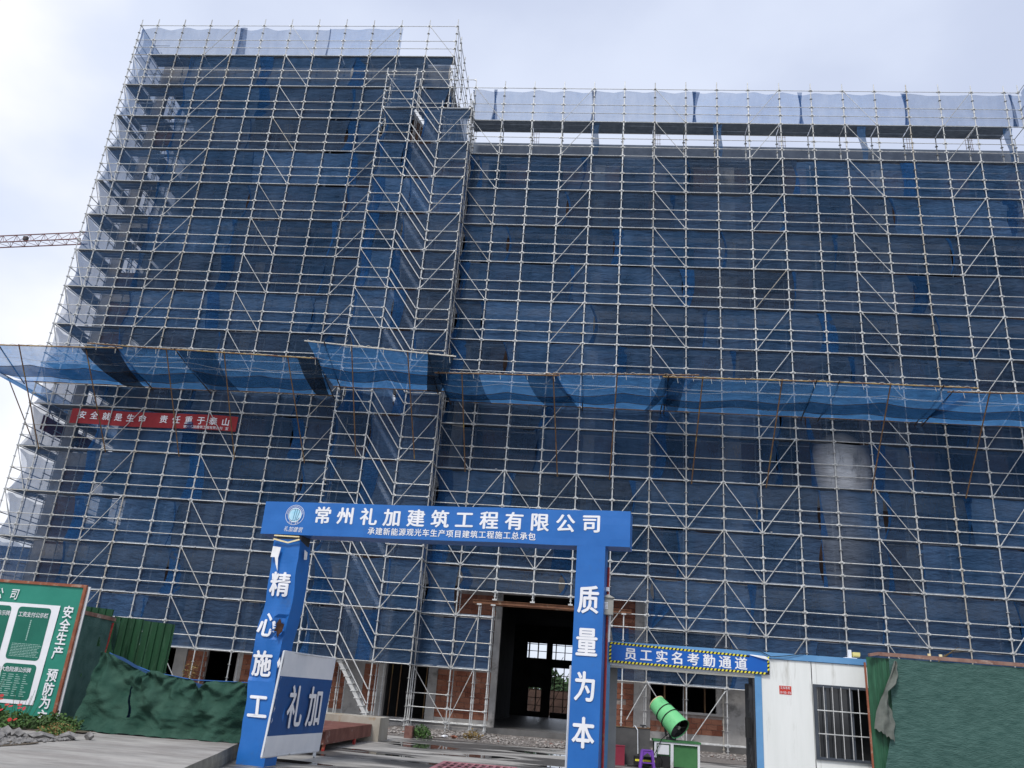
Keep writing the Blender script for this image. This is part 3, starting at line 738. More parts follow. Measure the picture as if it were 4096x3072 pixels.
for D in range(1, 15):
    z0, z1 = lz(D), lz(D - 1)
    if D == 1: net(ST, BX[0] + .05, BX[1], z0, z1, y=BYF + .07, hem=False); continue
    if D == 2: net(ST, BX[0] + .04, BX[1] + .1, z0, z1, y=BYF + .07); net(ST, BX[2] - .9, BX[3], z0, z1, y=BYF + .07, bow0=.1); continue
    k = ru(1.2, 3.4); net(ST, BX[0] + .03, BX[0] + k + .15, z0, z1, y=BYF + .09, bow0=.35, depth=.05); net(ST, BX[0] + k, BX[3], z0, z1, y=BYF + .075, bow0=.15, bow1=.02, depth=.05)
    net(ST, BYF + .05, -.02, z0, z1, y=BX[3] - .03, axis='y', hem=False, depth=.03, m=hemm if rnd() < .6 else netm)
    net(ST, BYF + .05, -.02, z0, z1, y=BX[0] + .03, axis='y', hem=False, depth=.03)

# ---- gable scaffold wrapping the left end
SG = thing('gable_scaffold', 'scaffold bays running back along the far left gable end of the tall block', 'scaffold', (-.5, 6, 0))
ys = [1.5 * i for i in range(0, 15)]
for y in ys[1:]:
    post(SG, -.95, y, 0, TOPA + .4 if y < 16 else lz(1)); post(SG, -.04, y, 0, TOPA - 1.8 if y < 16 else lz(1))
s = MB()
for D in range(-2, 16):
    for dz in (0, .5, 1.0):
        if D == -2 and dz: continue
        z = lz(D) + dz; ye = 16.5 if z > lz(1) else 21
        s.tube((-.95, 0, z), (-.95, ye, z), .0235, 5)
        if dz in (0, 1.0) and D > -2: s.tube((-.04, .9, z), (-.04, ye, z), .022, 5)
    for y in ys: 
        if y < 16 or D > 0: s.tube((-.95, y, lz(D)), (-.04, y, lz(D)), .02, 5, caps=False)
obj('ledgers', s, galv, SG, kind='stuff')
for D in range(-1, 14):
    for i in (0, 3, 6): brace(SG, (-.98, ys[i], lz(D) + .04), (-.98, ys[i + 1], lz(D + 1) - 0 + .04) if False else (-.98, ys[i + 1], lz(D + 1) + .05))
    brace(SG, (-.9, -.03, lz(D) - .05), (-.08, -.03, lz(D + 1) + .05)) if D % 1 == 0 and D > -2 else None
s = MB()
for D in range(0, 15):
    for i in range(14):
        for j in range(3):
            if rnd() < .1: continue
            s.box((-.9 + j * .27, ys[i] + .03, lz(D) + .02), (-.66 + j * .27, ys[i + 1] - .03, lz(D) + .06))
obj('deck_planks', s, deckm, SG, kind='stuff')
for D in range(-1, 15):
    for y0_, y1_ in ((.1, 5.3), (5.0, 10.3), (10.1, 15.5), (15.3, 21)):
        if y0_ > 15 and D < 1: continue
        net(SG, y0_, y1_, lz(D), lz(D - 1), y=-.86, axis='y', hem=False, bow0=.5 if y0_ < 1 else .1, sag=.1, m=skynet)
# ---- return of the tall block above the lower roof
SR = thing('return_scaffold', 'open scaffold bays stepping back along the side of the tall block above the lower roof', 'scaffold', (16.7, 3, 28))
yr = [0, 1.2, 2.7, 4.2, 5.7, 7.2, 8.7]
for y in yr[1:]:
    post(SR, cx(11) + .02, y, 27.5, TOPA + .42, False)
    if y < 6: post(SR, cx(11) - .88, y, 27.5, TOPA - 1.9, False)
for i in range(6):
    for z in [lz(D) + d for D in (-1, 0, 1) for d in (0, .5, 1.0)] + [TOPA]:
        s = MB(); ledger_geo(s, (cx(11) + .02, yr[i], z), (cx(11) + .02, yr[i + 1], z)); obj('ledger', s, galv, SR)
for i, D in ((0, -2), (0, -1), (1, -1), (2, 0), (1, -2)): brace(SR, (cx(11) + .05, yr[i], lz(D) - .05), (cx(11) + .05, yr[i + 1], lz(D + 1) + .05))
net(SR, .1, 8.5, lz(1), lz(0), y=cx(11) - .05, axis='y', sag=.1)
net(SR, .1, 8.5, lz(2), lz(1), y=cx(11) - .05, axis='y', sag=.1)
for i in range(5):
    for j in range(3):
        o = obj('deck_plank', pm, None, SR); o.location = (cx(11) - .05 - j * .27, yr[i] + .05, lz(0) + .07); o.rotation_euler = (0, 0, pi / 2); o.scale = (.8 if i == 0 else .98, 1, 1)
# ---- right-hand return coming towards the street
SQ = thing('corner_scaffold', 'scaffold bays at the far right edge turning towards the street', 'scaffold', (44.3, -2, 0))
for i in range(1, 4): post(SQ, 44.29, -.9 - (i - 1) * 1.5, 0, TOPB + .42)
for z in levels(0, 15):
    for i, (a_, b_) in enumerate(((0, -.9), (-.9, -2.4), (-2.4, -3.9))):
        if .4 < z < 2: continue
        s = MB(); ledger_geo(s, (44.29, b_, z), (44.29, a_, z)); obj('ledger', s, galv, SQ)
for D in range(1, 15): net(SQ, -3.9, -.05, lz(D), lz(D - 1), y=44.35, axis='y', m=skynet if D == 1 else netm, hem=False)

# ---- back scaffold seen through the hall
SK = thing('back_scaffold', 'scaffold coloured as a dark silhouette behind the hall, seen through its far windows', 'scaffold', (22.5, 26, 0))
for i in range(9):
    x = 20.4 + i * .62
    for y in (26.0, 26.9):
        s = MB().tube((x, y, 0), (x, y, 7), .028, 5); obj('post', s, darkpipe, SK)  # backlit silhouette of the tubes put into the dark pipe colour
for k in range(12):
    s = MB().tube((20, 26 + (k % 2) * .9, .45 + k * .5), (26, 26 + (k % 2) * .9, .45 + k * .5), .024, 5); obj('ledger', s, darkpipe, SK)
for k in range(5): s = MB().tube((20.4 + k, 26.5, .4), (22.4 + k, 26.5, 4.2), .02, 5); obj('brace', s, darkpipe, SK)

# ================================================================== CATCH NETS (canopies)
RZ = {}
def canopy(label, x0o, x1o, zo0, zo1, x0i, x1i, zi, yo=-2.6, yi=-.05, rail=rustpipe, props=(), arms=(), black=(), dark=(), deep=True, ropes=True):
    T = thing('catch_net', label, 'safety net', ((x0i + x1i) / 2, yi, zi), 0, 'catch nets slung along the scaffold')
    sdd = x0o * 1.3
    def P(u, v, dz=0):   # v 0 inner .. 1 outer
        xi = x0i + (x1i - x0i) * u; xo = x0o + (x1o - x0o) * u
        zo = zo0 + (zo1 - zo0) * u
        sg = sin(pi * v) ** .8 * (.07 + .13 * abs(sin(u * 3.1 * max(1, round((x1o - x0o) / 3))))) 
        return (xi + (xo - xi) * v, yi + (yo - yi) * v, zi + (zo - zi) * v - sg + dz + .04 * nzv(u * 6, v * 4, sdd))
    nn = int((x1o - x0o) / .18)
    s = MB().grid(P, nn, 12); obj('net', s, canm, T, smooth=True)
    w0, w1 = ru(.20, .26), ru(.46, .54)
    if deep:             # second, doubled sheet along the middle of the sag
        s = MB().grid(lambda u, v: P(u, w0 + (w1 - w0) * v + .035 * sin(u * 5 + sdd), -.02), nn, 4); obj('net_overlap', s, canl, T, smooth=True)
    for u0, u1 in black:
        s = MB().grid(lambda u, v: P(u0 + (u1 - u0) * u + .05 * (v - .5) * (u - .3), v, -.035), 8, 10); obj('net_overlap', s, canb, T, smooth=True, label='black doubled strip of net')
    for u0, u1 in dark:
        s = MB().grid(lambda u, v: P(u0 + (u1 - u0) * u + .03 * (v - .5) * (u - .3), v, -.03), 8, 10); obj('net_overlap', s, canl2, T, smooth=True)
    a_ = Vector((x0o, yo, zo0)); b_ = Vector((x1o, yo, zo1)); e_ = (b_ - a_).normalized() * .12
    obj('outer_rail', MB().tube(a_ - e_, b_ + e_, .027, 6), rail, T)
    obj('inner_rail', MB().tube((x0i, yi - .03, zi - .01), (x1i, yi - .03, zi - .01), .024, 6), rustpipe, T)
    if ropes:
        s = MB(); pts = []
        for k in range(41):
            u = k / 40; q = P(u, 1); pts.append((q[0], q[1] + .03 * sin(k * 2.1), q[2] + .03 + .022 * cos(k * 3.3)))
        s.path(pts, .009, 4); 
        for k in range(3, 40, 9):
            q = pts[k]; s.path([q, (q[0] + .02, q[1], q[2] - .09), (q[0] + .05, q[1], q[2] - .22 - .1 * rnd())], .008, 4)
        obj('lashing', s, rope, T)
        for vv, rr_, mm_ in ((.72, .006, rope), (w0, .012, darkpipe), (w1, .012, darkpipe)):
            pts = [Vector(P(k / 60, vv + .03 * sin(k / 60 * 5 + sdd), -.03)) for k in range(61)]; obj('edge_rope', MB().path(pts, rr_, 4), mm_, T)
    for xo, xi_ in arms:
        f = (xo - x0o) / (x1o - x0o); obj('cantilever_arm', MB().tube((xo, yo - .1, zo0 + (zo1 - zo0) * f + .02), (xi_, yi + .1, zi - .1), .026, 6), darkpipe, T)
    for xt, xb in props:
        f = (xt - x0o) / (x1o - x0o); zb_ = 10.2 if yo > -3 else 10.4
        obj('prop', MB().tube((xt, yo, zo0 + (zo1 - zo0) * f + .06), (xb, yi - .04, zb_), .026, 6), rustpipe, T)
    return T
canopy('leftmost blue catch net, reaching past the corner into the sky', -4.2, 4.3, 14.05, 14.18, -1.5, 4.65, 13.38, rail=bamboo, props=((-.31, .15), (2.73, 3.28)), arms=((-1.2, -1.54), (4.14, 4.68)), black=((.80, .97),))
canopy('blue catch net above the first half of the red banner, with a pale lashed rail', 2.9, 6.9, 14.34, 14.2, 4.65, 7.4, 13.33, props=((6.35, 6.66),), arms=((6.76, 7.41),))
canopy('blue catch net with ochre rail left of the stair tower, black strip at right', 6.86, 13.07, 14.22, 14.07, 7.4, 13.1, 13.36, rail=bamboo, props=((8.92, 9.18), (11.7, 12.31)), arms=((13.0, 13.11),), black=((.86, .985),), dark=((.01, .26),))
canopy('blue catch net carried further out across the front of the stair tower', 12.79, 18.88, 14.46, 14.05, 13.35, 18.2, 13.45, yo=-3.5, yi=-.98, rail=rope, props=((14.66, 14.77), (17.0, 17.27)), arms=((13.53, 13.66), (17.86, 17.93)), black=((.84, .99),))
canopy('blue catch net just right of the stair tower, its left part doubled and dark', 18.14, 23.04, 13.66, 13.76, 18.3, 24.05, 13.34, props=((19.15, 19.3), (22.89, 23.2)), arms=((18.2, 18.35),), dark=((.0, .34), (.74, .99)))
canopy('blue catch net with reddish rail in the middle of the lower wing', 22.69, 28.6, 13.82, 14.03, 24.1, 27.45, 13.33, props=((25.47, 25.37),), arms=((24.05, 24.12), (27.4, 27.45)), dark=((.78, .86),))
canopy('plain blue catch net between two pairs of dark arms on the lower wing', 27.4, 33.3, 13.9, 13.97, 27.5, 33.3, 13.34, rail=bamboo, props=((28.87, 28.73), (31.97, 31.74)), arms=((27.5, 27.58), (33.27, 33.3)), dark=((.02, .12),))
canopy('long blue catch net with ochre rail and a twisted left edge', 33.2, 39.27, 13.98, 13.97, 33.35, 38.0, 13.34, rail=bamboo, props=((36.12, 35.89),), arms=((34.14, 34.0), (38.07, 37.91)))
canopy('rightmost blue catch net running out of the picture', 38.33, 44.4, 13.76, 13.9, 38.15, 44.3, 13.34, props=((39.8, 39.55), (43, 42.9)), arms=((38.4, 38.2),))
# net around the left corner
T = thing('catch_net', 'ragged blue catch net hanging round the back of the left corner against the sky', 'safety net', (-1.2, 3, 13.3), 0, 'catch nets slung along the scaffold')
s = MB().grid(lambda u, v: (-1.0 - 2.6 * v, -.2 + 12 * u - .8 * v * (1 - u), 13.35 + .75 * v - .35 * sin(pi * v)), 40, 10); obj('net', s, canm, T, smooth=True)
obj('outer_rail', MB().tube((-3.6, -2.0, 14.1), (-3.6, 12, 14.1), .027), darkpipe, T)
for y in (1.5, 4.5, 7.5): obj('prop', MB().tube((-3.6, y, 14.1), (-1.0, y, 10.4), .026), rustpipe, T)

# ================================================================== BANNER
T = thing('banner', 'red cloth safety banner with white characters tied behind the left scaffold tubes', 'banner', (5, .05, 12))
def bw(q): q = Vector(q); q.y += -.008 + .014 * sin(q.x * 2.2) + .012 * nzv(q.x * 1.5, q.z * 3, 2); q.z += .02 * sin(q.x * 1.1); return q
s = MB().grid(lambda u, v: bw((1.12 + 7.79 * u, .040, 11.5 + .69 * v)), 70, 6); obj('cloth', s, redb, T, smooth=True)
s = []
xs = [1.67 + .57 * i for i in range(6)] + [8.39 - .575 * (5 - i) for i in range(6)]
for ch, x in zip('安全就是生命责任重于泰山', xs): put_char(s, ch, (x, .034, 11.90), (1, 0, .0), (0, 0, 1), .36, .36, fn=bw)
for i, ch in enumerate('常州礼加建筑工程有限公司'): put_char(s, ch, (6.55 + i * .153, .034, 11.60), (1, 0, 0), (0, 0, 1), .14, .14, bold=.01, fn=bw)
put_char(s, '宣', (8.5, .034, 11.60), (1, 0, 0), (0, 0, 1), .14, .14, bold=.01, fn=bw)
emit(s, whitev, T)
# second, partly hidden red banner on the gable
T = tag(obj('banner', MB().grid(lambda u, v: (-.80 + .02 * sin(u * 20), .9 + 5 * u, 11.4 + .7 * v), 30, 3), redb), 'red cloth banner on the gable end, glimpsed through the nets at the far left', 'banner')

# ================================================================== GATE
GY = -.1376
G = thing('gate_portal', 'blue vinyl clad site gate, lettered beam on two pillars, the left one torn', 'gate', (17.80, -17.35, 0), GY)
def gobj(name, mb, m, **k): return obj(name, mb, m, G, local=True, **k)
def beam_pt(q): q = Vector(q); q.y += .008 * nzv(q.x * 1.3, q.z * 4, 1); q.z += .012 * nzv(q.x * .9, 0, 5); return q
s = MB()
s.grid(lambda u, v: beam_pt((7.5 * u, 0, 4.27 + .67 * v)), 60, 5)
s.grid(lambda u, v: beam_pt((7.5 * u, .5 * (1 - v), 4.27)), 60, 2)
s.grid(lambda u, v: beam_pt((7.5 * u, .5 * v, 4.94)), 60, 2)
s.grid(lambda u, v: (7.5 * u, .5, 4.27 + .67 * (1 - v)), 10, 2)
s.grid(lambda u, v: beam_pt((0, .5 - .5 * u, 4.27 + .67 * v)), 3, 3); s.grid(lambda u, v: beam_pt((7.5, .5 * u, 4.27 + .67 * v)), 3, 3)
gobj('beam', s, bluevinyl, smooth=False)
def pillar(x0, x1, z1, dam):
    def P(u, v):
        # u around 4 faces, v height
        k = u * 4 % 4 if u < 1 else 0; f = int(k); t_ = k - f
        c = [(x0, 0), (x1, 0), (x1, .5), (x0, .5)]; a_ = c[f]; b_ = c[(f + 1) % 4]
        x = a_[0] + (b_[0] - a_[0]) * t_; y = a_[1] + (b_[1] - a_[1]) * t_; z = z1 * v
        if dam:
            x += .038 * sin(z * 2.1 + 1) * (1 if z > .8 else .5) * (.3 if z > 3.9 else 1); w = .035 * nzv(x * 3, z * 2.2, 3 + y); x += w; y += .06 * nzv(x * 4, z * 1.6, 7 + y) * (1 if 1.5 < z < 4.1 else .3)
            if f == 0 and t_ > .6 and 2.25 < z < 2.65: y += .05
        else: y += .006 * nzv(x * 3, z * 1.2, 3)
        return (x, y, z)
    s = MB().grid(P, 32, 60 if dam else 20); s.poly([(x0, 0, z1), (x1, 0, z1), (x1, .5, z1), (x0, .5, z1)]); return s
LP = gobj('pillar', pillar(.33, .90, 4.18, True), bluevinyl, smooth=False, label='dented and torn left pillar')
RP = gobj('pillar', pillar(6.52, 7.05, 4.275, False), bluevinyl)
# torn details on the left pillar
def gsub(name, mb, m, par): o = obj(name, mb, m, par, local=True); return o
hole = MB(); cxh, czh = .80, 2.45
pts = [(cxh + (.085 + .03 * sin(k * 2.3)) * cos(k * pi / 8), -.04, czh + (.14 + .05 * sin(k * 1.7)) * sin(k * pi / 8)) for k in range(16)]
hole.poly([(p[0], -.072, p[2]) for p in pts]); gsub('tear_hole', hole, mat('hole_shade_rust', (.01, .006, .005), (.07, .03, .018), rough=.9, scale=9), LP)  # flat patch; dark of the hollow put into its black and rusty brown
tr = MB()
for k in range(0, 16, 1):
    p = pts[k]; q = pts[(k + 1) % 16]; d = Vector((p[0] - cxh, 0, p[2] - czh)).normalized() * ru(.02, .07)
    tr.poly([(p[0], -.075, p[2]), (q[0], -.075, q[2]), (q[0] + d.x, -.11, q[2] + d.z)])
gsub('torn_edge', tr, bluevinyl, LP)
tr = MB(); tr.poly([(.36, -.05, 4.02), (.55, -.07, 4.0), (.53, -.08, 3.78), (.57, -.09, 3.52), (.50, -.08, 3.66), (.45, -.07, 3.80), (.35, -.06, 3.80)])
tr.poly([(.63, -.05, 1.95), (.90, -.075, 1.9), (.88, -.08, 1.75), (.9, -.07, 1.4), (.86, -.08, 1.1), (.93, -.02, 1.2), (.95, -.02, 1.9)]) if False else None
tr.poly([(.975, .12, 4.0), (1.0, .22, 3.96), (1.0, .24, 3.82), (.985, .14, 3.80)])
gsub('torn_paper', tr, paper, LP)
tr = MB(); 
for z, h_, w_ in ((1.72, .2, .03),): tr.poly([(.90, -.05, z), (.90 - w_, -.06, z + h_ * .5), (.91, -.05, z + h_), (.93, -.04, z + h_ * .4)])
gsub('torn_edge', tr, paper, LP)
tr = MB(); tr.bar((.34, -.03, 4.24), (.90, -.05, 4.225), .02, .025); tr.bar((.35, -.06, 4.165), (.68, -.06, 4.10), .02, .03); tr.bar((.68, -.06, 4.10), (.92, -.06, 4.17), .02, .03); gsub('tape_strip', tr, tapey, LP)
s = MB(); s.box((.36, .05, 4.10), (.90, .45, 4.28)); gsub('pillar_head', s, darkm, LP)
# lettering
s = []
for i, ch in enumerate('常州礼加建筑工程有限公司'): put_char(s, ch, (1.315 + i * .4965, -.005, 4.685), (1, 0, 0), (0, 0, 1), .36, .345, bold=.03, fn=beam_pt)
for i, ch in enumerate('承建新能源观光车生产项目建筑工程施工总承包'): put_char(s, ch, (2.40 + i * .1626, -.005, 4.405), (1, 0, 0), (0, 0, 1), .145, .145, bold=.018, fn=beam_pt)
for i, ch in enumerate('礼加建筑'): put_char(s, ch, (.55 + i * .105, -.005, 4.385 - .004 * i), (1, 0, 0), (0, 0, 1), .095, .11, bold=.0, shear=.3, fn=beam_pt)
emit(s, whitev, G, True)
s = []
for ch, z in zip('质量为本', (3.29, 2.55, 1.80, 1.05)): put_char(s, ch, (6.775, -.014, z), (1, 0, 0), (0, 0, 1), .38, .50, bold=.03)
emit(s, whitev, RP, True)
s = []
def onp(q): q = Vector(q); z = q.z; q.x += .038 * sin(z * 2.1 + 1) * (1 if z > .8 else .5); q.y = -.068 - 0 if False else -.012 + .06 * nzv(q.x * 4, z * 1.6, 7) * (1 if 1.5 < z < 4.1 else .3) - .012; return q
for ch, z, dx in zip('精心施工', (3.28, 2.50, 1.78, 1.02), (0, -.07, -.03, 0)): put_char(s, ch, (.60 + dx, 0, z), (1, 0, 0), (0, 0, 1), .40, .47, bold=.03, fn=onp)
emit(s, whitev, LP, True)
# round emblem
def ann(s, c, r0, r1, y, n=40, mi=0):
    vs = []; 
    for k in range(n):
        a_ = 2 * pi * k / n; vs += [(c[0] + r0 * cos(a_), y, c[1] + r0 * sin(a_)), (c[0] + r1 * cos(a_), y, c[1] + r1 * sin(a_))]
    s.add(vs, [(2 * k, 2 * k + 1, (2 * k + 3) % (2 * n), (2 * k + 2) % (2 * n)) for k in range(n)], mi)
s = MB(); C0 = (.70, 4.675); YL = -.007
ann(s, C0, .198, .206, YL); ann(s, C0, .138, .150, YL)
s.poly([(C0[0] + .138 * cos(2 * pi * k / 40), YL, C0[1] + .138 * sin(2 * pi * k / 40)) for k in range(40)][::-1][::-1], 1)
def strip(pts, w, mi):
    for p, q in zip(pts, pts[1:]):
        d = Vector((q[0] - p[0], 0, q[1] - p[1])); n_ = Vector((-d.z, 0, d.x)).normalized() * w / 2
        s.poly([(p[0] - n_.x, YL - .004, p[1] - n_.z), (q[0] - n_.x, YL - .004, q[1] - n_.z), (q[0] + n_.x, YL - .004, q[1] + n_.z), (p[0] + n_.x, YL - .004, p[1] + n_.z)], mi)
strip([(C0[0] - .03 + .105 * cos(a_), C0[1] + .12 * sin(a_)) for a_ in [1.75 + k * .28 for k in range(11)]], .008, 2)
strip([(.66, 4.795), (.70, 4.795), (.675, 4.56), (.645, 4.56)], .009, 2); strip([(.715, 4.795), (.745, 4.795), (.72, 4.56), (.69, 4.56)], .009, 2)
strip([(.76, 4.79), (.80, 4.76), (.745, 4.57), (.78, 4.575), (.81, 4.62)], .009, 2)
for i, ch in enumerate('礼加·建筑'):
    a_ = -pi / 2 + (i - 2) * .27; put_char(s, ch, (C0[0] + .174 * cos(a_), YL - .002, C0[1] + .174 * sin(a_)), (-sin(a_), 0, cos(a_)), (-cos(a_), 0, -sin(a_)), .036, .036, bold=0)
for k in range(44):
    a_ = .1 + k * (pi - .2) / 43; a2 = a_ + .03; s.poly([(C0[0] + r * cos(q), YL, C0[1] + r * sin(q)) for r, q in ((.165, a_), (.165, a2), (.183, a2), (.183, a_))])
gobj('emblem', s, [whitev, logob, logod])

# ---- left gate leaf, swung inwards
ang = math.atan2(2.97, .10)
GL1 = thing('gate_leaf', 'white and blue gate leaf with two large characters, swung open beside left pillar', 'gate', (18.76, -17.47, 0), ang)
def lobj(name, mb, m, **k): return obj(name, mb, m, GL1, local=True, **k)
def lf(u, v):
    x = -.27 + .27 * v + 3.21 * u; return Vector((x + .02 * sin(v * 30) * (u < .001), .016 * nzv(x * 1.5, v * 4, 1) + .02 * sin(u * 3), .18 - .06 * u + (1.85 + .07 * u) * v))
s = MB()
for z0_, z1_, mi in ((0, .19, 0), (.19, .76, 1), (.76, 1, 0)):
    s.grid(lambda u, v: lf(u, z0_ + (z1_ - z0_) * v), 24, 6, mi)
s.grid(lambda u, v: lf(u, v) + Vector((0, .04, 0)), 10, 6, 0)
lobj('sheet', s, [mat('leaf_white', (.66, .68, .71), (.76, .77, .79), rough=.5, scale=1.3, c3=(.45, .45, .43), s3=1.6, lo3=.62, hi3=.8), mat('blue_sheet', (.013, .070, .23), (.017, .088, .27), rough=.5, scale=1.5, bump=.1, bscale=4)])
s = MB()
for u in (0, 1): s.tube(lf(u, 0) + Vector((0, .02, 0)), lf(u, 1) + Vector((0, .02, 0)), .022)
for v in (0, 1): s.tube(lf(0, v) + Vector((0, .02, 0)), lf(1, v) + Vector((0, .02, 0)), .022)
lobj('frame', s, whitep)
s = []; put_char(s, '礼', (.97, -.022, 1.03), (1, 0, 0), (0, 0, 1), .86, .80, bold=.022); put_char(s, '加', (2.15, -.022, 1.03), (1, 0, 0), (0, 0, 1), .92, .80, bold=.022); emit(s, whitev, GL1, True)
s = MB().tube((2.65, -.02, .055), (2.65, .02, .055), .055, 12); s.box((2.62, -.025, .06), (2.68, .025, .13)); lobj('caster', s, whitep)
s = MB()
for k in range(9): zz = .35 + k * .19; s.poly([(-.27 + .14 * zz + .02 * sin(k * 2), -.02, zz), (-.30 + .14 * zz, -.04, zz + .09), (-.25 + .14 * zz, -.02, zz + .17 * rnd() + .05)])
lobj('torn_edge', s, paper, kind='stuff')

# ---- right gate leaf, edge on
GL2 = thing('gate_leaf', 'white sheet gate leaf seen edge on beside the right pillar', 'gate', (24.24, -18.0, 0), pi / 2 - .01)
s = MB(); s.box((0, -.012, .08), (2.3, .012, 2.12)); obj('sheet', s, whitep, GL2, local=True)
s = MB().tube((0, 0, .05), (0, 0, 2.14), .022); s.tube((2.3, 0, .05), (2.3, 0, 2.12), .022); s.tube((0, 0, 2.13), (2.3, 0, 2.13), .02); obj('frame', s, whitep, GL2, local=True)
s = MB().box((.0, -.04, 1.5), (.1, -.013, 1.62)); obj('hinge', s, darkm, GL2, local=True)

# ---- services on the right pillar
T = thing('utility_box', 'grey louvred electrical box on a red conduit beside the right gate pillar', 'utility box', (24.86, -18.0, 3.07))
s = MB(); s.box((24.77, -18.12, 3.07), (24.97, -17.95, 3.37)); obj('case', s, greybox, T)
s = MB().add([(24.75, -18.15, 3.37), (24.99, -18.15, 3.37), (24.99, -17.93, 3.37), (24.75, -17.93, 3.37), (24.87, -18.12, 3.43), (24.87, -17.95, 3.43)], [(0, 1, 4), (1, 2, 5, 4), (2, 3, 5), (3, 0, 4, 5), (0, 3, 2, 1)]); obj('lid', s, greybox, T)
s = MB()
for k in range(5): s.box((24.81, -18.128, 3.17 + k * .025), (24.87, -18.12, 3.185 + k * .025))
obj('louvre', s, whitev, T)
T = thing('conduit', 'red painted conduit pole running up beside the right gate pillar', 'pole', (24.86, -17.9, 0))
obj('pipe', MB().tube((24.87, -17.9, 0), (24.87, -17.9, 3.95), .024), redp, T); obj('white_pipe', MB().tube((24.91, -17.95, 2.6), (24.91, -17.95, 3.1), .016), whitep, T)
s = MB().box((24.83, -18.02, 3.5), (24.89, -17.9, 3.57)); tag(obj('security_camera', s, whitev), 'small white security camera clamped to the red conduit', 'camera')
s = MB(); s.box((24.70, -17.6, 0), (24.76, -17.54, 3.0)); s.path([(24.74, -17.62, 2.9), (24.78, -17.63, 2.2), (24.72, -17.62, 1.5), (24.77, -17.63, .8), (24.74, -17.62, 0)], .012, 5)
tag(obj('rusty_post', s, rustpipe), 'rusty angle post with wire ties between the right gate pillar and the cabin', 'post')

# ================================================================== ATTENDANCE PASSAGE + CABIN
CB = thing('site_cabin', 'white prefab site cabin with blue trim, walk-through passage on its left and barred window', 'cabin', (27.5, -17, 0))
def cp(name, a_, b_, m, **k): return obj(name, MB().box(a_, b_), m, CB, **k)
CY = -17.0
cp('wall_panel', (27.82, CY, 0), (28.735, CY + .06, 2.56), cabw)
cp('wall_panel', (28.745, CY, 0), (29.05 - .3, CY + .06, 2.56), cabw)
cp('wall_panel', (28.745, CY, 0), (30.15, CY + .06, .88), cabw); cp('wall_panel', (28.745, CY, 2.17), (30.15, CY + .06, 2.56), cabw); cp('wall_panel', (30.16, CY, 0), (32.4, CY + .06, 2.56), cabw)
for i in range(10): cp('panel_joint', (27.95 + i * .22 - .002, CY - .003, 0), (27.95 + i * .22 + .002, CY - .001, 2.56), mat('joint_grey', (.42, .42, .39), rough=.6)) if i in (4,) else None
cp('roof_trim', (24.82, CY - .03, 2.57), (32.4, CY + .08, 2.68), cabb)
cp('corner_trim', (24.82, CY - .03, 0), (24.985, CY + .10, 2.565), cabb); cp('corner_trim', (27.69, CY - .02, 0), (27.815, CY + .08, 2.565), cabb)
cp('header', (24.985, CY, 2.24), (27.69, CY + .06, 2.565), whitep)
cp('door_track', (24.985, CY - .02, 2.20), (27.69, CY + .08, 2.24), greybox)
cp('passage_wall', (24.87, CY + .10, 0), (24.93, -16.3, 2.5), mat('passage_grey', (.22, .23, .24), (.3, .31, .31), rough=.5, scale=2))
cp('passage_wall', (27.74, CY + .08, 0), (27.80, -16.15, 2.5), darkm)
cp('side_panel', (24.99, -16.36, 0), (25.16, -16.3, 2.3), MATS['passage_grey'])
cp('roof', (24.82, CY + .06, 2.5), (32.4, -16.1, 2.56), whitep)
cp('back_wall', (27.82, -16.16, 0), (32.4, -16.1, 2.5), darkm)  # shade inside the cabin put into the wall's dark colour
s = MB(); s.box((27.60, -16.9, 0), (27.70, -16.5, 2.1)); obj('turnstile_cabinet', s, darkm, CB)
s = MB(); s.box((27.52, -16.98, 1.15), (27.62, -16.88, 1.5)); obj('reader_panel', s, black, CB)
for k in range(5): obj('turnstile_bar', MB().tube((27.58, -16.95, .3 + k * .38), (27.66, -16.6, .3 + k * .38), .012), darkm, CB)
obj('cable', MB().path([(27.6, -16.99, 1.6), (27.57, -17.02, 1.3), (27.62, -17.03, 1.0), (27.56, -17.02, .8), (27.63, -17.0, .6)], .008, 5), black, CB)
cp('door_post', (27.655, CY - .01, 0), (27.69, CY + .05, 2.2), darkm)
# window
WN = thing('barred_window', '', 'window', (29.4, CY, .9)); del WN['label']; del WN['category']; WN.parent = CB; WN.matrix_parent_inverse = Matrix.Translation(-Vector((27.5, -17, 0))); WN.name = 'window'
def wsub(name, mb, m): 
    o = obj(name, mb, m, WN, local=True); o.matrix_parent_inverse = Matrix.Translation(-Vector((29.4, CY, .9))); return o
s = MB()
for a_, b_ in (((28.75, -17.04, .88), (30.15, -16.98, .93)), ((28.75, -17.04, 2.12), (30.15, -16.98, 2.17)), ((28.75, -17.04, .93), (28.81, -16.98, 2.12)), ((30.09, -17.04, .93), (30.15, -16.98, 2.12)), ((29.4, -17.02, .93), (29.46, -16.97, 2.12)), ((28.95, -17.0, .93), (28.99, -16.96, 2.12))): s.box(a_, b_)
wsub('frame', s, greyf)
s = MB().box((28.82, -16.975, .93), (29.4, -16.97, 2.12)); wsub('pane', s, glass)
for k in range(8): wsub('window_bar', MB().tube((28.93 + k * .157, -17.06, .92), (28.93 + k * .157, -17.06, 2.14), .0075, 6), galv2)
for z in (1.32, 1.72): wsub('window_bar', MB().tube((28.80, -17.06, z), (30.12, -17.06, z), .011, 6), galv)
s = MB(); s.box((28.84, -16.6, .3), (29.25, -16.3, 1.2)); s.box((28.95, -16.4, 1.2), (29.2, -16.25, 1.7)); obj('carton', s, mat('carton', (.2, .1, .06), (.28, .16, .1), rough=.9, scale=3), CB)
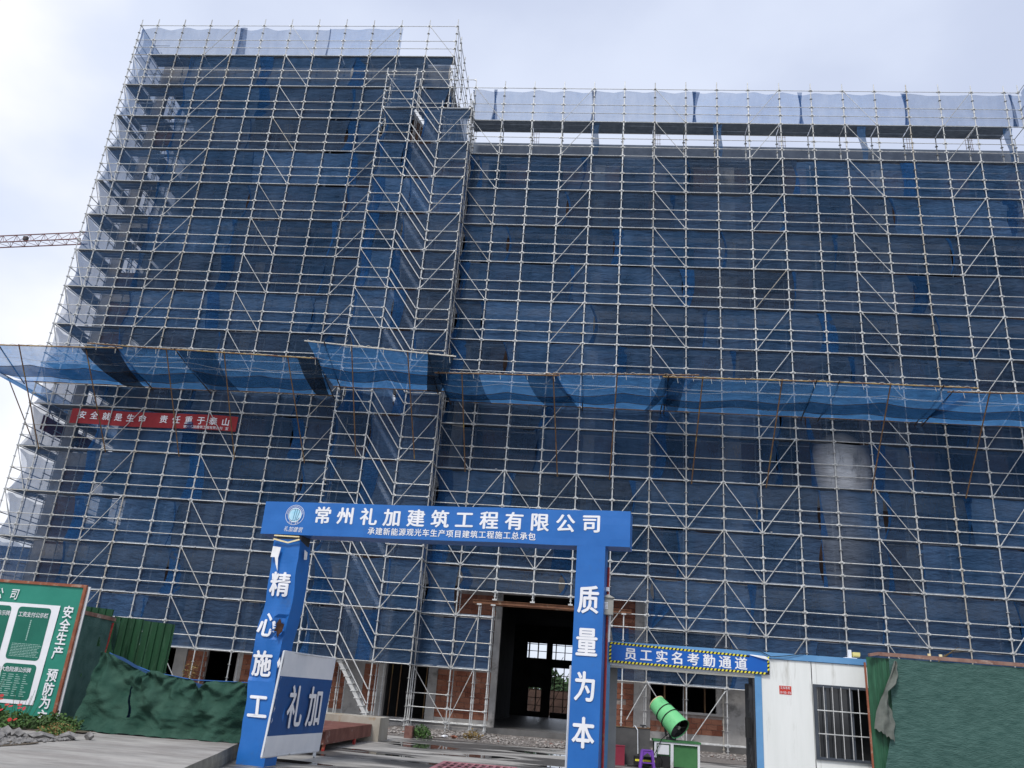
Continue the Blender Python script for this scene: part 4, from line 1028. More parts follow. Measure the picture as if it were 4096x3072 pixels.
# sticker
s = MB(); s.box((28.14, CY - .004, 1.95), (28.36, CY - .001, 2.10)); 
T = thing('sticker', 'small red advertising sticker with white print on the white cabin wall', 'sticker', (28.25, CY, 2.0)); obj('sheet', s, stickerm, T)
s = MB()
for i, ch in enumerate('叉车吊车'): put_char(s, ch, (28.18 + i * .045, CY - .006, 2.065), (1, 0, 0), (0, 0, 1), .038, .05, bold=.01)
for i, ch in enumerate('159 9501 4736'):
    if ch != ' ': put_char(s, ch, (28.155 + i * .0158, CY - .006, 1.985), (1, 0, 0), (0, 0, 1), .024, .06, bold=.01)
obj('lettering', s, whitev, T)
# lamp on the roof
T = thing('floodlight', 'white bracket with yellow lamp on top of the cabin roof edge', 'lamp', (29.55, -16.85, 2.68))
s = MB(); s.box((29.40, -16.92, 2.68), (29.62, -16.8, 2.70)); s.box((29.47, -16.9, 2.70), (29.53, -16.84, 2.84)); obj('bracket', s, whitev, T)
s = MB(); s.box((29.55, -16.93, 2.74), (29.68, -16.82, 2.80)); 
for k in range(6): s.box((29.555 + k * .021, -16.935, 2.715), (29.565 + k * .021, -16.82, 2.74))
obj('lamp_head', s, mat('lamp_yellow', (.75, .65, .25), rough=.5), T)
tag(obj('cable', MB().path([(26.9, -17.02, 2.70), (27.8, -17.05, 2.69), (28.0, -17.06, 2.60), (28.3, -17.06, 2.64), (28.6, -17.05, 2.70)], .007, 5), black), 'black cable sagging along the cabin roof trim', 'cable')
# sign
T = thing('passage_sign', 'blue sign with yellow and black hazard border and white characters over the cabin passage', 'sign', (26.45, -17.05, 2.3))
SY = CY - .05
s = MB(); s.add([(24.96, SY, 2.29), (27.96, SY, 2.275), (27.97, SY, 2.585), (27.6, SY, 2.60), (24.96, SY, 2.665), (24.96, SY + .015, 2.29), (27.96, SY + .015, 2.275), (27.97, SY + .015, 2.585), (27.6, SY + .015, 2.60), (24.96, SY + .015, 2.665)], [(0, 1, 2, 3, 4), (9, 8, 7, 6, 5), (0, 4, 9, 5), (1, 6, 7, 2), (4, 3, 8, 9), (0, 5, 6, 1), (3, 2, 7, 8)]); obj('board', s, mat('sign_blue', (.007, .10, .42), (.008, .115, .46), rough=.4, scale=2), T)
s = MB(); W_ = .038
def top_z(x): return 2.665 - (x - 24.96) * .0243
def bot_z(x): return 2.29 - (x - 24.96) * .005
y_ = SY - .003
s.poly([(24.96, y_, bot_z(24.96)), (27.96, y_, bot_z(27.96)), (27.96, y_, bot_z(27.96) + W_), (24.96, y_, bot_z(24.96) + W_)], 1)
s.poly([(24.96, y_, top_z(24.96) - W_), (27.6, y_, top_z(27.6) - W_), (27.6, y_, top_z(27.6)), (24.96, y_, top_z(24.96))], 1)
s.poly([(24.96, y_, 2.32), (24.997, y_, 2.32), (24.997, y_, 2.63), (24.96, y_, 2.63)], 1); s.poly([(27.925, y_, 2.31), (27.96, y_, 2.31), (27.96, y_, 2.575), (27.925, y_, 2.575)], 1)
y2 = y_ - .003; k = 24.97
while k < 27.90:
    s.poly([(k, y2, bot_z(k)), (k + .035, y2, bot_z(k)), (k + .055, y2, bot_z(k) + W_), (k + .02, y2, bot_z(k) + W_)], 0)
    if k < 27.5: s.poly([(k, y2, top_z(k) - W_), (k + .035, y2, top_z(k) - W_), (k + .055, y2, top_z(k)), (k + .02, y2, top_z(k))], 0)
    k += .07
for x in (24.96, 27.925):
    z = 2.34
    while z < 2.55: s.poly([(x, y2, z), (x + .036, y2, z + .02), (x + .036, y2, z + .055), (x, y2, z + .035)], 0); z += .07
obj('hazard_border', s, [yellow, black], T)
s = []
for i, ch in enumerate('员工实名考勤通道'): put_char(s, ch, (25.365 + i * .296, SY - .004, 2.468 - .004 * i), (1, 0, -.012), (0, 0, 1), .225, .225, bold=.028)
emit(s, whitev, T)
s = MB().add([(27.62, SY - .02, 2.60), (27.97, SY - .04, 2.53), (27.9, SY - .03, 2.60), (27.6, SY - .01, 2.615)], [(0, 1, 2, 3)]); obj('peeling_corner', s, paper, T)

# ================================================================== THINGS SEEN THROUGH THE PASSAGE
FC = thing('fog_cannon', 'bright green tilted fog cannon on a green and white cabinet, seen through the passage', 'fog cannon', (27.1, -8.7, 0))
Pm = Vector((27.25, -8.95, 1.01)); Pt = Vector((26.66, -8.35, 1.63)); ax = (Pt - Pm).normalized()
def ringpts(c, r, n=28):
    a_ = ax.orthogonal().normalized(); b_ = ax.cross(a_); return [c + a_ * r * cos(2 * pi * k / n) + b_ * r * sin(2 * pi * k / n) for k in range(n)]
L_ = (Pt - Pm).length
prof = [(0, .315), (.03, .305), (.25, .295), (.5, .28), (.75, .26), (.97, .238), (1.0, .242)]
s = MB(); n = 28
for (t0, ra), (t1, rb) in zip(prof, prof[1:]):
    A_ = ringpts(Pm + ax * L_ * t0, ra); B_ = ringpts(Pm + ax * L_ * t1, rb); s.add(A_ + B_, [(k, (k + 1) % n, n + (k + 1) % n, n + k) for k in range(n)])
o = obj('barrel', s, cang, FC, smooth=True)
s = MB(); A_ = ringpts(Pm + ax * L_ * .02, .285); B_ = ringpts(Pm + ax * L_ * .6, .2); s.add(A_ + B_, [(k, n + k, n + (k + 1) % n, (k + 1) % n) for k in range(n)] + [tuple(range(n, 2 * n))]); obj('barrel_lining', s, black, FC)
for t0 in (.42, .66):
    s = MB(); c_ = Pm + ax * L_ * t0; R_ = ringpts(c_, .295 if t0 < .5 else .278)
    for k in range(n): s.tube(R_[k], R_[(k + 1) % n], .016, 5)
    obj('clamp_ring', s, black, FC)
s = MB(); R_ = ringpts(Pt, .242)
for k in range(n): s.tube(R_[k], R_[(k + 1) % n], .012, 5)
obj('nozzle_ring', s, tapey, FC)
s = MB(); c_ = Pm + ax * .08; s.tube(c_ - ax * .04, c_ + ax * .04, .05, 12); obj('fan_hub', s, greybox, FC)
R_ = ringpts(c_, .27, 7); 
for k in range(7):
    d = (R_[k] - c_).normalized(); w = ax.cross(d) * .035 + ax * .02; s = MB().poly([c_ + d * .04 - w, R_[k] - w * 1.6, R_[k] + w * 1.6, c_ + d * .04 + w]); obj('fan_blade', s, darkm, FC)
s = MB(); s.box((26.92, -8.8, .71), (27.16, -8.5, .78)); s.tube((27.04, -8.65, .76), (27.0, -8.65, 1.05), .05, 10); s.bar((26.9, -8.65, .8), (26.85, -8.65, 1.2), .04, .06); obj('mount', s, darkm, FC)
s = MB(); s.box((26.57, -8.85, .05), (27.78, -8.3, .66)); obj('cabinet', s, boxg, FC)
s = MB(); s.box((26.53, -8.92, .66), (27.82, -8.25, .71)); obj('cabinet_top', s, boxg, FC)
s = MB()
for a_, b_ in (((26.56, -8.9, .0), (26.62, -8.84, .66)), ((27.0, -8.9, 0), (27.08, -8.84, .66)), ((27.73, -8.9, 0), (27.79, -8.84, .66)), ((26.62, -8.9, .61), (27.0, -8.84, .66)), ((27.08, -8.9, .61), (27.73, -8.84, .66))): s.box(a_, b_)
obj('cabinet_frame', s, whitep, FC)
s = MB().box((26.65, -8.89, .34), (26.96, -8.86, .58)); obj('control_panel', s, whitep, FC)
s = MB().box((26.63, -8.87, .02), (26.99, -8.852, .30)); obj('engine_bay', s, black, FC)
T = thing('stool', 'purple plastic stool with arched openings in front of the fog cannon', 'stool', (26.32, -9.45, 0))
s = MB(); hx = .13; 
s.box((26.32 - .14, -9.45 - .14, .425), (26.32 + .14, -9.45 + .14, .45)); obj('seat', s, purple, T)
for sx in (-1, 1):
    for sy in (-1, 1): 
        s = MB().bar((26.32 + sx * .125, -9.45 + sy * .125, .43), (26.32 + sx * .18, -9.45 + sy * .18, 0), .055, .04); obj('leg', s, purple, T)
s = MB()
for sy in (-1, 1): s.grid(lambda u, v: (26.32 + (u - .5) * .26, -9.45 + sy * .135, .43 - .02 - .10 * v * abs(u - .5) * 2 - .03 * v), 8, 2)
for sx in (-1, 1): s.grid(lambda u, v: (26.32 + sx * .135, -9.45 + (u - .5) * .26, .43 - .02 - .10 * v * abs(u - .5) * 2 - .03 * v), 8, 2)
s.box((26.15, -9.60, .12), (26.49, -9.585, .15)); obj('apron', s, purple, T)
tag(obj('fire_box', MB().box((25.40, -9.2, 0), (25.74, -8.95, .47)).box((25.39, -9.21, .47), (25.75, -8.94, .49)), boxred), 'dark red metal box standing beside the passage, left of the purple stool', 'box')
T = thing('water_tank', 'dark grey square water tank behind the red box with a rusty rim', 'tank', (25.9, -8.3, 0))
s = MB().box((25.3, -8.8, 0), (26.45, -7.9, .95)); obj('tank_body', s, mat('tank_grey', (.05, .05, .05), (.09, .088, .085), rough=.7, scale=2), T)
s = MB(); 
for a_, b_ in (((25.28, -8.82, .95), (26.47, -8.78, .97)), ((26.43, -8.82, .95), (26.47, -7.88, .97))): s.box(a_, b_)
obj('rim', s, rustpipe, T)
obj('hose', MB().path([(25.98, -8.6, .95), (26.03, -8.84, 1.0), (26.1, -8.88, .9), (26.11, -8.87, .6), (26.12, -8.86, .3)], .014, 6), whitep, T)
obj('power_cable', MB().path([(27.0, -8.7, .9), (26.75, -8.93, .72), (26.6, -8.95, .4), (26.4, -9.0, .02), (25.8, -9.4, .02)], .012, 5), black, FC)
obj('valve', MB().tube((26.25, -8.75, .95), (26.25, -8.75, 1.04), .03, 8).tube((26.17, -8.75, 1.03), (26.33, -8.75, 1.03), .02, 6), darkm, T)
T = thing('pressure_washer', 'black and yellow pressure washer half hidden behind the purple stool', 'machine', (26.35, -9.1, 0))
obj('housing', MB().box((26.0, -9.25, .03), (26.65, -8.98, .26)), black, T); obj('stripe', MB().box((26.02, -9.26, .14), (26.55, -9.255, .19)), yellow, T)
obj('hose', MB().path([(26.6, -9.2, .25), (26.68, -9.28, .32), (26.75, -9.25, .2), (26.72, -9.2, .06), (26.6, -9.22, .03)], .014, 6), black, T)

# ================================================================== WEIGHBRIDGE
T = thing('weighbridge', 'rusty raised steel weighbridge deck with stained concrete end wall behind the open gate leaf', 'weighbridge', (17, -10, 0))
s = MB(); s.box((15.4, -13.1, .42), (18.5, -8.2, .46)); obj('deck_plate', s, redrust, T)
s = MB(); s.box((18.42, -12.95, .14), (18.5, -8.2, .42)); obj('side_beam', s, redrust, T); s = MB(); s.box((15.4, -12.95, .14), (15.48, -8.2, .42)); obj('side_beam', s, redrust, T)
s = MB(); s.box((18.44, -12.9, 0), (18.5, -12.82, .14)); s.box((18.44, -10, 0), (18.5, -9.9, .14)); obj('foot', s, redp, T)
stain = mat('stained_concrete', (.30, .27, .22), (.42, .39, .33), rough=.95, scale=1.8, stretch=(1, 1, .4), bump=.4, c3=(.28, .17, .07), s3=1.4, lo3=.58, hi3=.7)
s = MB(); s.box((14.6, -8.17, 0), (18.72, -6.9, .64)); obj('end_wall', s, stain, T)
tag(obj('concrete_block', MB().box((18.9, -5.2, 0), (19.15, -4.8, .36)), mat('dull_brick', (.13, .06, .05), (.19, .10, .08), rough=.95, scale=8)), 'reddish block standing at the end of the concrete wall by the weeds', 'block')
tag(obj('bucket', MB().tube((17.9, -9.6, 0), (17.9, -9.6, .2), .09, 12, .12), whitep), 'small pale bucket under the weighbridge deck', 'bucket')

# ================================================================== GRATE
T = thing('drain_grate', 'faded red steel drain grate set in the wet yard behind the gate', 'grate', (22.3, -14.2, 0))
s = MB()
for a_, b_ in (((21.4, -15.6, .005), (23.1, -15.5, .03)), ((21.4, -13.2, .005), (23.1, -13.1, .03)), ((21.4, -15.5, .005), (21.5, -13.2, .03)), ((23.0, -15.5, .005), (23.1, -13.2, .03))): s.box(a_, b_)
obj('frame', s, paint_red, T)
for k in range(9): obj('bar', MB().box((21.62 + k * .16, -15.5, .008), (21.68 + k * .16, -13.2, .028)), paint_red, T)
for y in (-15.0, -14.4, -13.8): obj('cross_bar', MB().box((21.5, y, .010), (23.0, y + .04, .033)), paint_red, T)
obj('pit_dark', MB().poly([(21.42, -15.55, .003), (23.08, -15.55, .003), (23.08, -13.15, .003), (21.42, -13.15, .003)]), black, T)  # flat black sheet standing for the shade below the bars

# ================================================================== LEFT: NOTICE BOARD, SHEETS, NETS
NB = thing('notice_board', 'large green printed safety notice board in a red-brown frame at the left edge', 'notice board', (11.3, -15.8, .25))
BY = -15.8
s = MB().grid(lambda u, v: (8.6 + 4.85 * u, BY + .008 * nzv(u * 6, v * 9, 1), .28 + 2.82 * v), 40, 24); obj('sheet', s, greenboard, NB, smooth=True)
s = MB()
s.box((8.5, BY - .03, 3.09), (13.47, BY + .03, 3.15)); s.box((13.41, BY - .032, .25), (13.475, BY + .032, 3.09)); s.box((8.5, BY - .03, .25), (8.56, BY + .03, 3.09)); obj('frame', s, wood, NB)
s = MB().box((8.5, BY + .035, .25), (13.53, BY + .06, 3.12)); obj('backing', s, whitep, NB)
for x in (8.7, 11, 13.3): obj('support_post', MB().box((x, BY + .06, .2), (x + .05, BY + .11, 3.0)), darkm, NB)
y1_ = BY - .016
s = MB(); s.poly([(8.9, y1_, .62), (12.93, y1_, .62), (12.98, y1_, 2.67), (8.9, y1_, 2.67)]); obj('white_field', s, whitev, NB)
def rrect(x0, x1, z0, z1, r=.08, y=y1_ - .004):
    pts = []
    for cx_, cz_, a0 in ((x1 - r, z1 - r, 0), (x0 + r, z1 - r, pi / 2), (x0 + r, z0 + r, pi), (x1 - r, z0 + r, 3 * pi / 2)):
        for k in range(5): pts.append((cx_ + r * cos(a0 + k * pi / 8), y, cz_ + r * sin(a0 + k * pi / 8)))
    return pts[::-1]
for x0, x1 in ((12.03, 12.80), (11.08, 11.87), (10.1, 10.92), (9.1, 9.95)):
    for z0, z1 in ((1.50, 2.60), (.70, 1.42)):
        s = MB().poly(rrect(x0, x1, z0, z1)); obj('printed_panel', s, greendk, NB)
s = []
def row(text, x, z, w, h, step, bold=.012, shear=0):
    for i, ch in enumerate(text): put_char(s, ch, (x + i * step, y1_ - .008, z), (1, 0, 0), (0, 0, 1), w, h, bold=bold, shear=shear)
row('工资支付公示栏', 12.115, 2.44, .098, .11, .1)
row('重大危险源公示牌', 11.96, 1.30, .098, .105, .098)
row('信息告示牌', 11.42, 2.44, .098, .11, .1)
row('公司', 11.47, 2.85, .2, .24, .37, bold=.01, shear=.15)
for ch, z in zip('安全生产预防为主', (2.55, 2.27, 1.99, 1.70, 1.24, .96, .70, .42)): put_char(s, ch, (13.19, y1_ - .008, z), (1, 0, 0), (0, 0, 1), .235, .265, bold=.03)
emit(s, whitev, NB)
s = MB()   # lines of small print, too small to read
for k in range(9):
    x = 12.1; z = 1.82 - k * .032
    while x < 12.72:
        l = ru(.02, .09); s.poly([(x, y1_ - .008, z), (x + l, y1_ - .008, z), (x + l, y1_ - .008, z + .012), (x, y1_ - .008, z + .012)]); x += l + .012
for k in range(11): s.poly([(12.38, y1_ - .008, 2.3 - k * .04), (12.41, y1_ - .008, 2.3 - k * .04), (12.41, y1_ - .008, 2.33 - k * .04), (12.385, y1_ - .008, 2.33 - k * .04)])
for x0 in (12.08, 11.12):
    for k in range(11):
        z = 1.19 - k * .042
        for xx in (0, .13, .3, .48):
            l = ru(.05, .14); s.poly([(x0 + xx, y1_ - .008, z), (x0 + xx + l, y1_ - .008, z), (x0 + xx + l, y1_ - .008, z + .014), (x0 + xx, y1_ - .008, z + .014)])
for k in range(14):
    z = 2.2 - k * .045; l = ru(.4, .65); s.poly([(11.13, y1_ - .008, z), (11.13 + l, y1_ - .008, z), (11.13 + l, y1_ - .008, z + .014), (11.13, y1_ - .008, z + .014)])
obj('small_print', s, mat('faint_print', (.30, .48, .42), rough=.6), NB, kind='stuff')

def corr(s, x0, x1, z0, z1f, y, axis='x', pitch_=.19, h=.035, botf=None):
    x = x0; segs = []
    while x < x1 - .001:
        for dx, dy in ((0, 0), (.13, 0), (.145, -h), (.175, -h)):
            if x + dx <= x1: segs.append((x + dx, dy))
        x += pitch_
    segs.append((x1, 0)); k = len(s.v)
    for (a_, dy) in segs:
        zt = z1f(a_); zb = botf(a_) if botf else z0
        p = (a_, y + dy) if axis == 'x' else (y + dy, a_); s.v += [(p[0], p[1], zb), (p[0], p[1], zt)]
    for i in range(len(segs) - 1): s.f.append((k + 2 * i, k + 2 * i + 2, k + 2 * i + 3, k + 2 * i + 1)); s.mi.append(0)
FN = thing('sheet_fence', 'dark green corrugated metal sheet fence behind the hanging net, right end ragged', 'fence', (13.3, -13.5, .25))
for x0, x1, zt, y in ((10.6, 11.5, 2.80, -13.5), (11.5, 12.2, 2.86, -13.46), (12.16, 12.92, 2.84, -13.5), (12.94, 13.72, 2.66, -13.44), (13.74, 14.54, 2.60, -13.47)):
    s = MB(); corr(s, x0, x1, 0, lambda x: zt - .04 * (x - x0) + .012 * nzv(x * 9, 1, 2), y); obj('sheet', s, greensheet, FN)
# net screen between board and sheets, runs back from the board
NS = thing('net_screen', 'green shade net screen with torn holes and a wooden top plank beside the notice board', 'screen', (13.2, -14.8, .25))
def scr(u, v):
    x = 13.45 - .25 * u + .06 * (v - 1) * u; y = -15.78 + 1.9 * u; z = .22 + (2.32 - .02 * u) * v
    return Vector((x + .03 * nzv(u * 5, v * 6, 4) + (.08 * (1 - v) ** 2 * sin(u * 9)), y, z))
s = MB().grid(scr, 30, 34, skip=lambda u, v: (abs(u - .72) < .05 and .74 < v < .84 and (u - .67) * 1 < (.84 - v)) or (abs(u - .45) < .02 and .43 < v < .48)); obj('net', s, mat('screen_net', (.055, .115, .10), (.09, .165, .145), rough=1, scale=3, bump=1, bscale=30, spec=.05), NS, smooth=True)
obj('top_plank', MB().bar((13.46, -15.82, 2.58), (13.2, -13.85, 2.56), .04, .085), plankw, NS)
obj('red_pole', MB().tube((13.14, -14.0, .22), (13.22, -13.95, 2.48), .028, 8), redp, NS)
s = MB().grid(lambda u, v: (13.25 + .12 * u, -13.9, 2.5 - .5 * v - .2 * u * v + .03 * sin(u * 9)), 6, 6); obj('loose_flap', s, greennet, NS, smooth=True)
# draped barrier
def top_line(u):
    pts = [(0, 1.80), (.08, 1.74), (.28, 1.47), (.33, 1.43), (.36, 1.50), (.52, 1.40), (.66, 1.34), (.69, 1.22), (.73, 1.36), (1, 1.42)]
    for (a_, za), (b_, zb) in zip(pts, pts[1:]):
        if a_ <= u <= b_: return za + (zb - za) * (u - a_) / (b_ - a_)
    return 1.4
def drape(u, v):
    xt = 14.12 + 3.55 * u; yt = -15.62 - .38 * u
    xb = 14.2 + 3.53 * u - .15 * (1 - u) ** 3; yb = -16.05 - .25 * sin(pi * u) ** .5 + .1 * u - .0
    z = .255 + (top_line(u) - .255) * v
    w = v ** .8
    x = xb + (xt - xb) * w; y = yb + (yt - yb) * w
    fold = .17 * sin(u * 19 + v * 7 * (1 - u) + 2 * nzv(u * 3, v * 2, 8)) * (1 - v * .5) * (0.4 + .6 * sin(pi * min(1, v * 1.1))) + .05 * sin(u * 38 - v * 7) + .20 * nzv(u * 6, v * 3, 2) + .07 * nzv(u * 20, v * 10, 9) + .06 * abs(nzv(u * 11 + v * 6, v * 5 - u * 8, 4))
    for ti, am in ((.03, .10), (.30, .13), (.36, .12), (.53, .12), (.68, .14), (.98, .10)):
        dx = (u - ti) * 3.5; dv = (1.04 - v) * 1.2; dd = math.hypot(dx, dv); fold += am * math.exp(-dd * 1.3) * sin(9 * math.atan2(dx, dv) + ti * 20) * min(1, dd * 3)
    if v < .12: y -= .10 * (1 - v / .12) * abs(sin(u * 21)); z += .02 * abs(sin(u * 33))
    if v > .93: y -= .05 * abs(nzv(u * 14, 1, 1)); z += .05 * nzv(u * 16, 2, 2)
    return Vector((x + .03 * nzv(u * 9, v * 9, 5), y - .12 + fold * .62, z))
DB = thing('barrier', 'low barrier draped in crumpled dark green net left of the gate, blue top strip', 'barrier', (15.9, -15.9, .25))
s = MB().grid(drape, 200, 70, skip=lambda u, v: abs(u - .285 - .03 * sin(v * 7)) < .007 and .25 < v < .72); obj('drape', s, greennet, DB, smooth=True)
s = MB(); s.path([(14.2, -15.55, 1.78), (14.8, -15.6, 1.58), (15.3, -15.68, 1.46), (16.3, -15.8, 1.37), (17.9, -15.95, 1.41)], .012, 8); obj('top_tube', s, mat('barrier_blue', (.01, .08, .26), (.02, .11, .33), rough=.5, scale=3), DB)
s = MB(); s.grid(lambda u, v: (14.3 + 3.4 * u, -15.6 - .3 * u, .3 + (top_line(u) - .33) * v), 12, 2); obj('blue_sheet', s, mat('faded_blue', (.02, .06, .16), (.03, .09, .22), rough=.7, scale=3), DB)

# ================================================================== RIGHT NET FENCE
RF = thing('net_fence', 'green shade net fence with weathered top rail and torn flap at the right edge', 'fence', (31, -17.4, 0))
FY = -17.42
s = MB().grid(lambda u, v: (30.0 + 5.0 * u + (-.40 * (1 - u) ** 10 * max(0, 1 - v * 1.7)) + .05 * (1 - u) * (v - .5), FY + .02 * nzv(u * 9, v * 5, 1) - .05 * (1 - v) * (1 - u) ** 6, 2.70 * v), 60, 30); obj('net', s, greennet2, RF, smooth=True)
s = MB(); s.bar((29.66, FY - .06, 2.73), (29.84, FY - .02, 2.77), .06, .05); s.bar((29.84, FY, 2.765), (35, FY, 2.73), .05, .065); obj('top_rail', s, plankw, RF)
obj('edge_board', MB().bar((29.62, FY + .02, 0), (29.60, FY + .02, 2.6), .03, .03), wood, RF)
s = MB(); corr(s, 29.64, 30.3, 0, lambda x: 2.70, FY + .05, pitch_=.085, h=.02); obj('sheet', s, mat('green_sheet_light', (.014, .065, .032), (.035, .13, .07), rough=.5, scale=3, stretch=(3, 3, .5)), RF)
def fl_c(pts, t):
    for (t0, x0, z0), (t1, x1, z1) in zip(pts, pts[1:]):
        if t0 <= t <= t1: k = (t - t0) / (t1 - t0); return x0 + (x1 - x0) * k, z0 + (z1 - z0) * k
    return pts[-1][1:]
FLL = ((0, 30.11, 2.66), (.22, 30.00, 2.40), (.42, 29.88, 2.14), (.7, 29.74, 1.78), (1, 29.67, 1.48)); FLR = ((0, 30.13, 2.66), (.15, 30.17, 2.45), (.3, 30.13, 2.26), (.42, 29.93, 2.10), (.55, 29.95, 1.95), (.8, 30.02, 1.62), (1, 29.98, 1.30))
def flapf(u, v):
    a_ = fl_c(FLL, v); b_ = fl_c(FLR, v)
    return (a_[0] + (b_[0] - a_[0]) * u + .012 * sin(v * 40) * u, FY - .03 - .10 * sin(pi * u) * min(1, v * 3) - .04 * sin(u * 9 + v * 6) - .03 * nzv(u * 4, v * 8, 2), a_[1] + (b_[1] - a_[1]) * u + (.02 * sin(u * 30) if v > .97 else 0))
s = MB().grid(flapf, 12, 36)
obj('torn_flap', s, flap, RF, smooth=True)
for x in (30.75, 30.95): tag(obj('rail_hook', MB().tube((x, FY, 2.79), (x, FY, 2.83), .03, 8), tapey), 'small cream fitting on the top rail of the right fence' if x < 30.8 else 'second cream fitting further right on the fence top rail', 'fitting')
s = MB()
for k in range(7): s.path([(31.0, FY + .3, 2.7), (31.1 + k * .05, FY + .3, 2.82 + .03 * k), (31.15 + k * .09, FY + .3, 2.86 + .02 * k)], .003, 3)
tag(obj('dry_twigs', s, leafo), 'dry twigs sticking up behind the right fence rail', 'plant')

for lab, x, z in (('white scrap of plastic lying on a ledger above the gate beam', 20.6, 10.40), ('white scrap on a scaffold ledger right of the pale dusty net', 37.9, 10.40), ('second white scrap on the same ledger, nearer the right edge', 39.3, 10.42),
                  ('white scrap under the middle catch net, left of the dusty net', 31.9, 8.40), ('white scrap on a ledger below the red banner', 9.6, 12.36), ('white paper scrap on a ledger above the green fence', 8.2, 6.37)):
    s = MB().rock((x, -.03, z), .055, .5); tag(obj('scrap', s, paper), lab, 'scrap')
# ================================================================== RUBBLE, WEEDS, STONES, CRANE
s = MB()
for k in range(2600):
    x = ru(17.6, 31.5); y = ru(-4.9, .9)
    lim = -3.9 + .9 * nzv(x * .7, 0, 1) + (-.6 if 21 < x < 25 else 0) + (1.2 if x > 26 else 0)
    if y < lim: continue
    r = ru(.02, .07) * (1.9 if rnd() < .07 else 1); s.rock((x, y, ru(0, .05) + .05 * max(0, 1 - abs(x - 20.5) / 1.6) * (y > -3)), r)
obj('rubble', s, rubm, kind='stuff')['label'] = 'strip of broken concrete and brick rubble along the foot of the scaffold'
s = MB(); s.grid(lambda u, v: (17.2 + 15 * u, -4.4 + 5.5 * v + .6 * nzv(u * 8, 0, 2) * (1 - v), .006 + .05 * v * (1 + nzv(u * 20, v * 8, 3))), 60, 14); struct('gravel_bed', s, mat('gravel', (.12, .105, .095), (.24, .215, .195), rough=1, scale=14, bump=1, bscale=30))
for i, (x, y) in enumerate(((19.3, -4.0), (20.0, -3.7), (20.3, -3.5), (18.95, -3.1))):
    tag(obj('brick_chunk', MB().rock((x, y, .06), .13, .6), brickd if i != 1 else whitev), ('broken brick chunk in the weeds near the concrete wall', 'white scrap lying on the rubble edge', 'dark broken chunk in the middle of the rubble edge', 'small brick chunk behind the weeds')[i], 'rubble chunk')
def leaves(s, c, rad_, n, h, size, mi=(0, 1)):
    for k in range(n):
        a_ = ru(0, 2 * pi); r = rad_ * math.sqrt(rnd()); zz = h * (rnd() ** .8) * (1 - .55 * r / rad_)
        p = Vector((c[0] + r * cos(a_), c[1] + r * sin(a_), c[2] + zz)); d = Vector((ru(-1, 1), ru(-1, 1), ru(-.3, 1))).normalized(); w = d.orthogonal().normalized() * size * .32; L = d * size * ru(.7, 1.3)
        s.add([p, p + L * .5 + w, p + L, p + L * .5 - w], [(0, 1, 2, 3)], mi[0] if rnd() < .6 else mi[1])
def stems(s, c, rad_, n, h, mi):
    for k in range(n):
        a_ = ru(0, 2 * pi); r = rad_ * rnd(); p = Vector((c[0] + r * cos(a_) * .6, c[1] + r * sin(a_) * .6, c[2])); q = p + Vector((r * cos(a_) * .5, r * sin(a_) * .5, h * ru(.6, 1.05)))
        s.tube(p, q, .006, 4, .003, mi=mi)
T = thing('flowering_bush', 'leafy bush with small red and pink flowers in front of the notice board', 'bush', (13.0, -17.3, .25))
s = MB()
for c, r, n_, h in (((12.5, -17.3, .25), .8, 1500, .62), ((13.4, -17.0, .25), .6, 900, .30), ((11.8, -17.5, .25), .8, 900, 1.0), ((14.0, -16.6, .25), .5, 500, .35)): leaves(s, c, r, n_, h, .075)
obj('foliage', s, [leaf, leafd], T)
s = MB(); stems(s, (12.6, -17.3, .25), .9, 34, 1.15, 0); stems(s, (13.4, -17, .25), .5, 14, .7, 0); obj('stem', s, leafd, T)
fl = MB(); 
for k in range(10): a_ = k * pi / 5; fl.poly([(0, 0, 0), (.035 * cos(a_ - .25), .035 * sin(a_ - .25), .006), (.042 * cos(a_), .042 * sin(a_), -.002), (.035 * cos(a_ + .25), .035 * sin(a_ + .25), .006)])
flm = fl.mesh('flower'); flm.materials.append(flowr)
for k in range(20):
    x = ru(12.0, 13.9); z = .25 + ru(.35, 1.2) * (1 - (x - 12) * .28); o = obj('flower', flm, None, T); o.location = (x, -17.75 + ru(-.2, .35), z); o.rotation_euler = (ru(.3, 1.3), ru(-.4, .4), 0); o.scale = (1, 1, 1)
s = MB()
for k in range(16): leaves(s, (13.9 + k * .07, -16.3 - k * .12 + ru(-.1, .1), .26), .28, 170, .17, .05)
obj('weeds', s, [leaf, leafo], kind='stuff')['label'] = 'low weeds growing along the edge of the concrete road'
s = MB(); leaves(s, (19.35, -4.7, 0), .35, 420, .45, .09); tag(obj('weed_clump', s, [leaf, leafd]), 'green weed clump beside the end of the concrete wall', 'plant')
s = MB(); leaves(s, (20.9, -3.2, 0), .3, 130, .35, .09, (0, 0)); tag(obj('dry_grass', s, [leafo]), 'tuft of dry grass on the rubble under the scaffold', 'plant')
s = MB(); stems(s, (9.3, -.6, 1.0), .35, 12, 1.0, 0); leaves(s, (9.3, -.6, 1.2), .3, 60, .8, .08, (0, 0)); tag(obj('weed_clump', s, [leafo]), 'tall dry weeds rising behind the draped barrier', 'plant')
rl = ['large flat stone at the right end of the kerb of rubble', 'long broken kerb slab in front of the weeds', 'grey stone left of the kerb slab', 'small pale stone below the flowering bush', 'rounded stone at the far left by the road', 'dark stone behind the pale one', 'tilted block of concrete rubble at the weeds', 'stone half under the bush leaves', 'flat stone nearest the road edge at left', 'small stone between two larger ones']
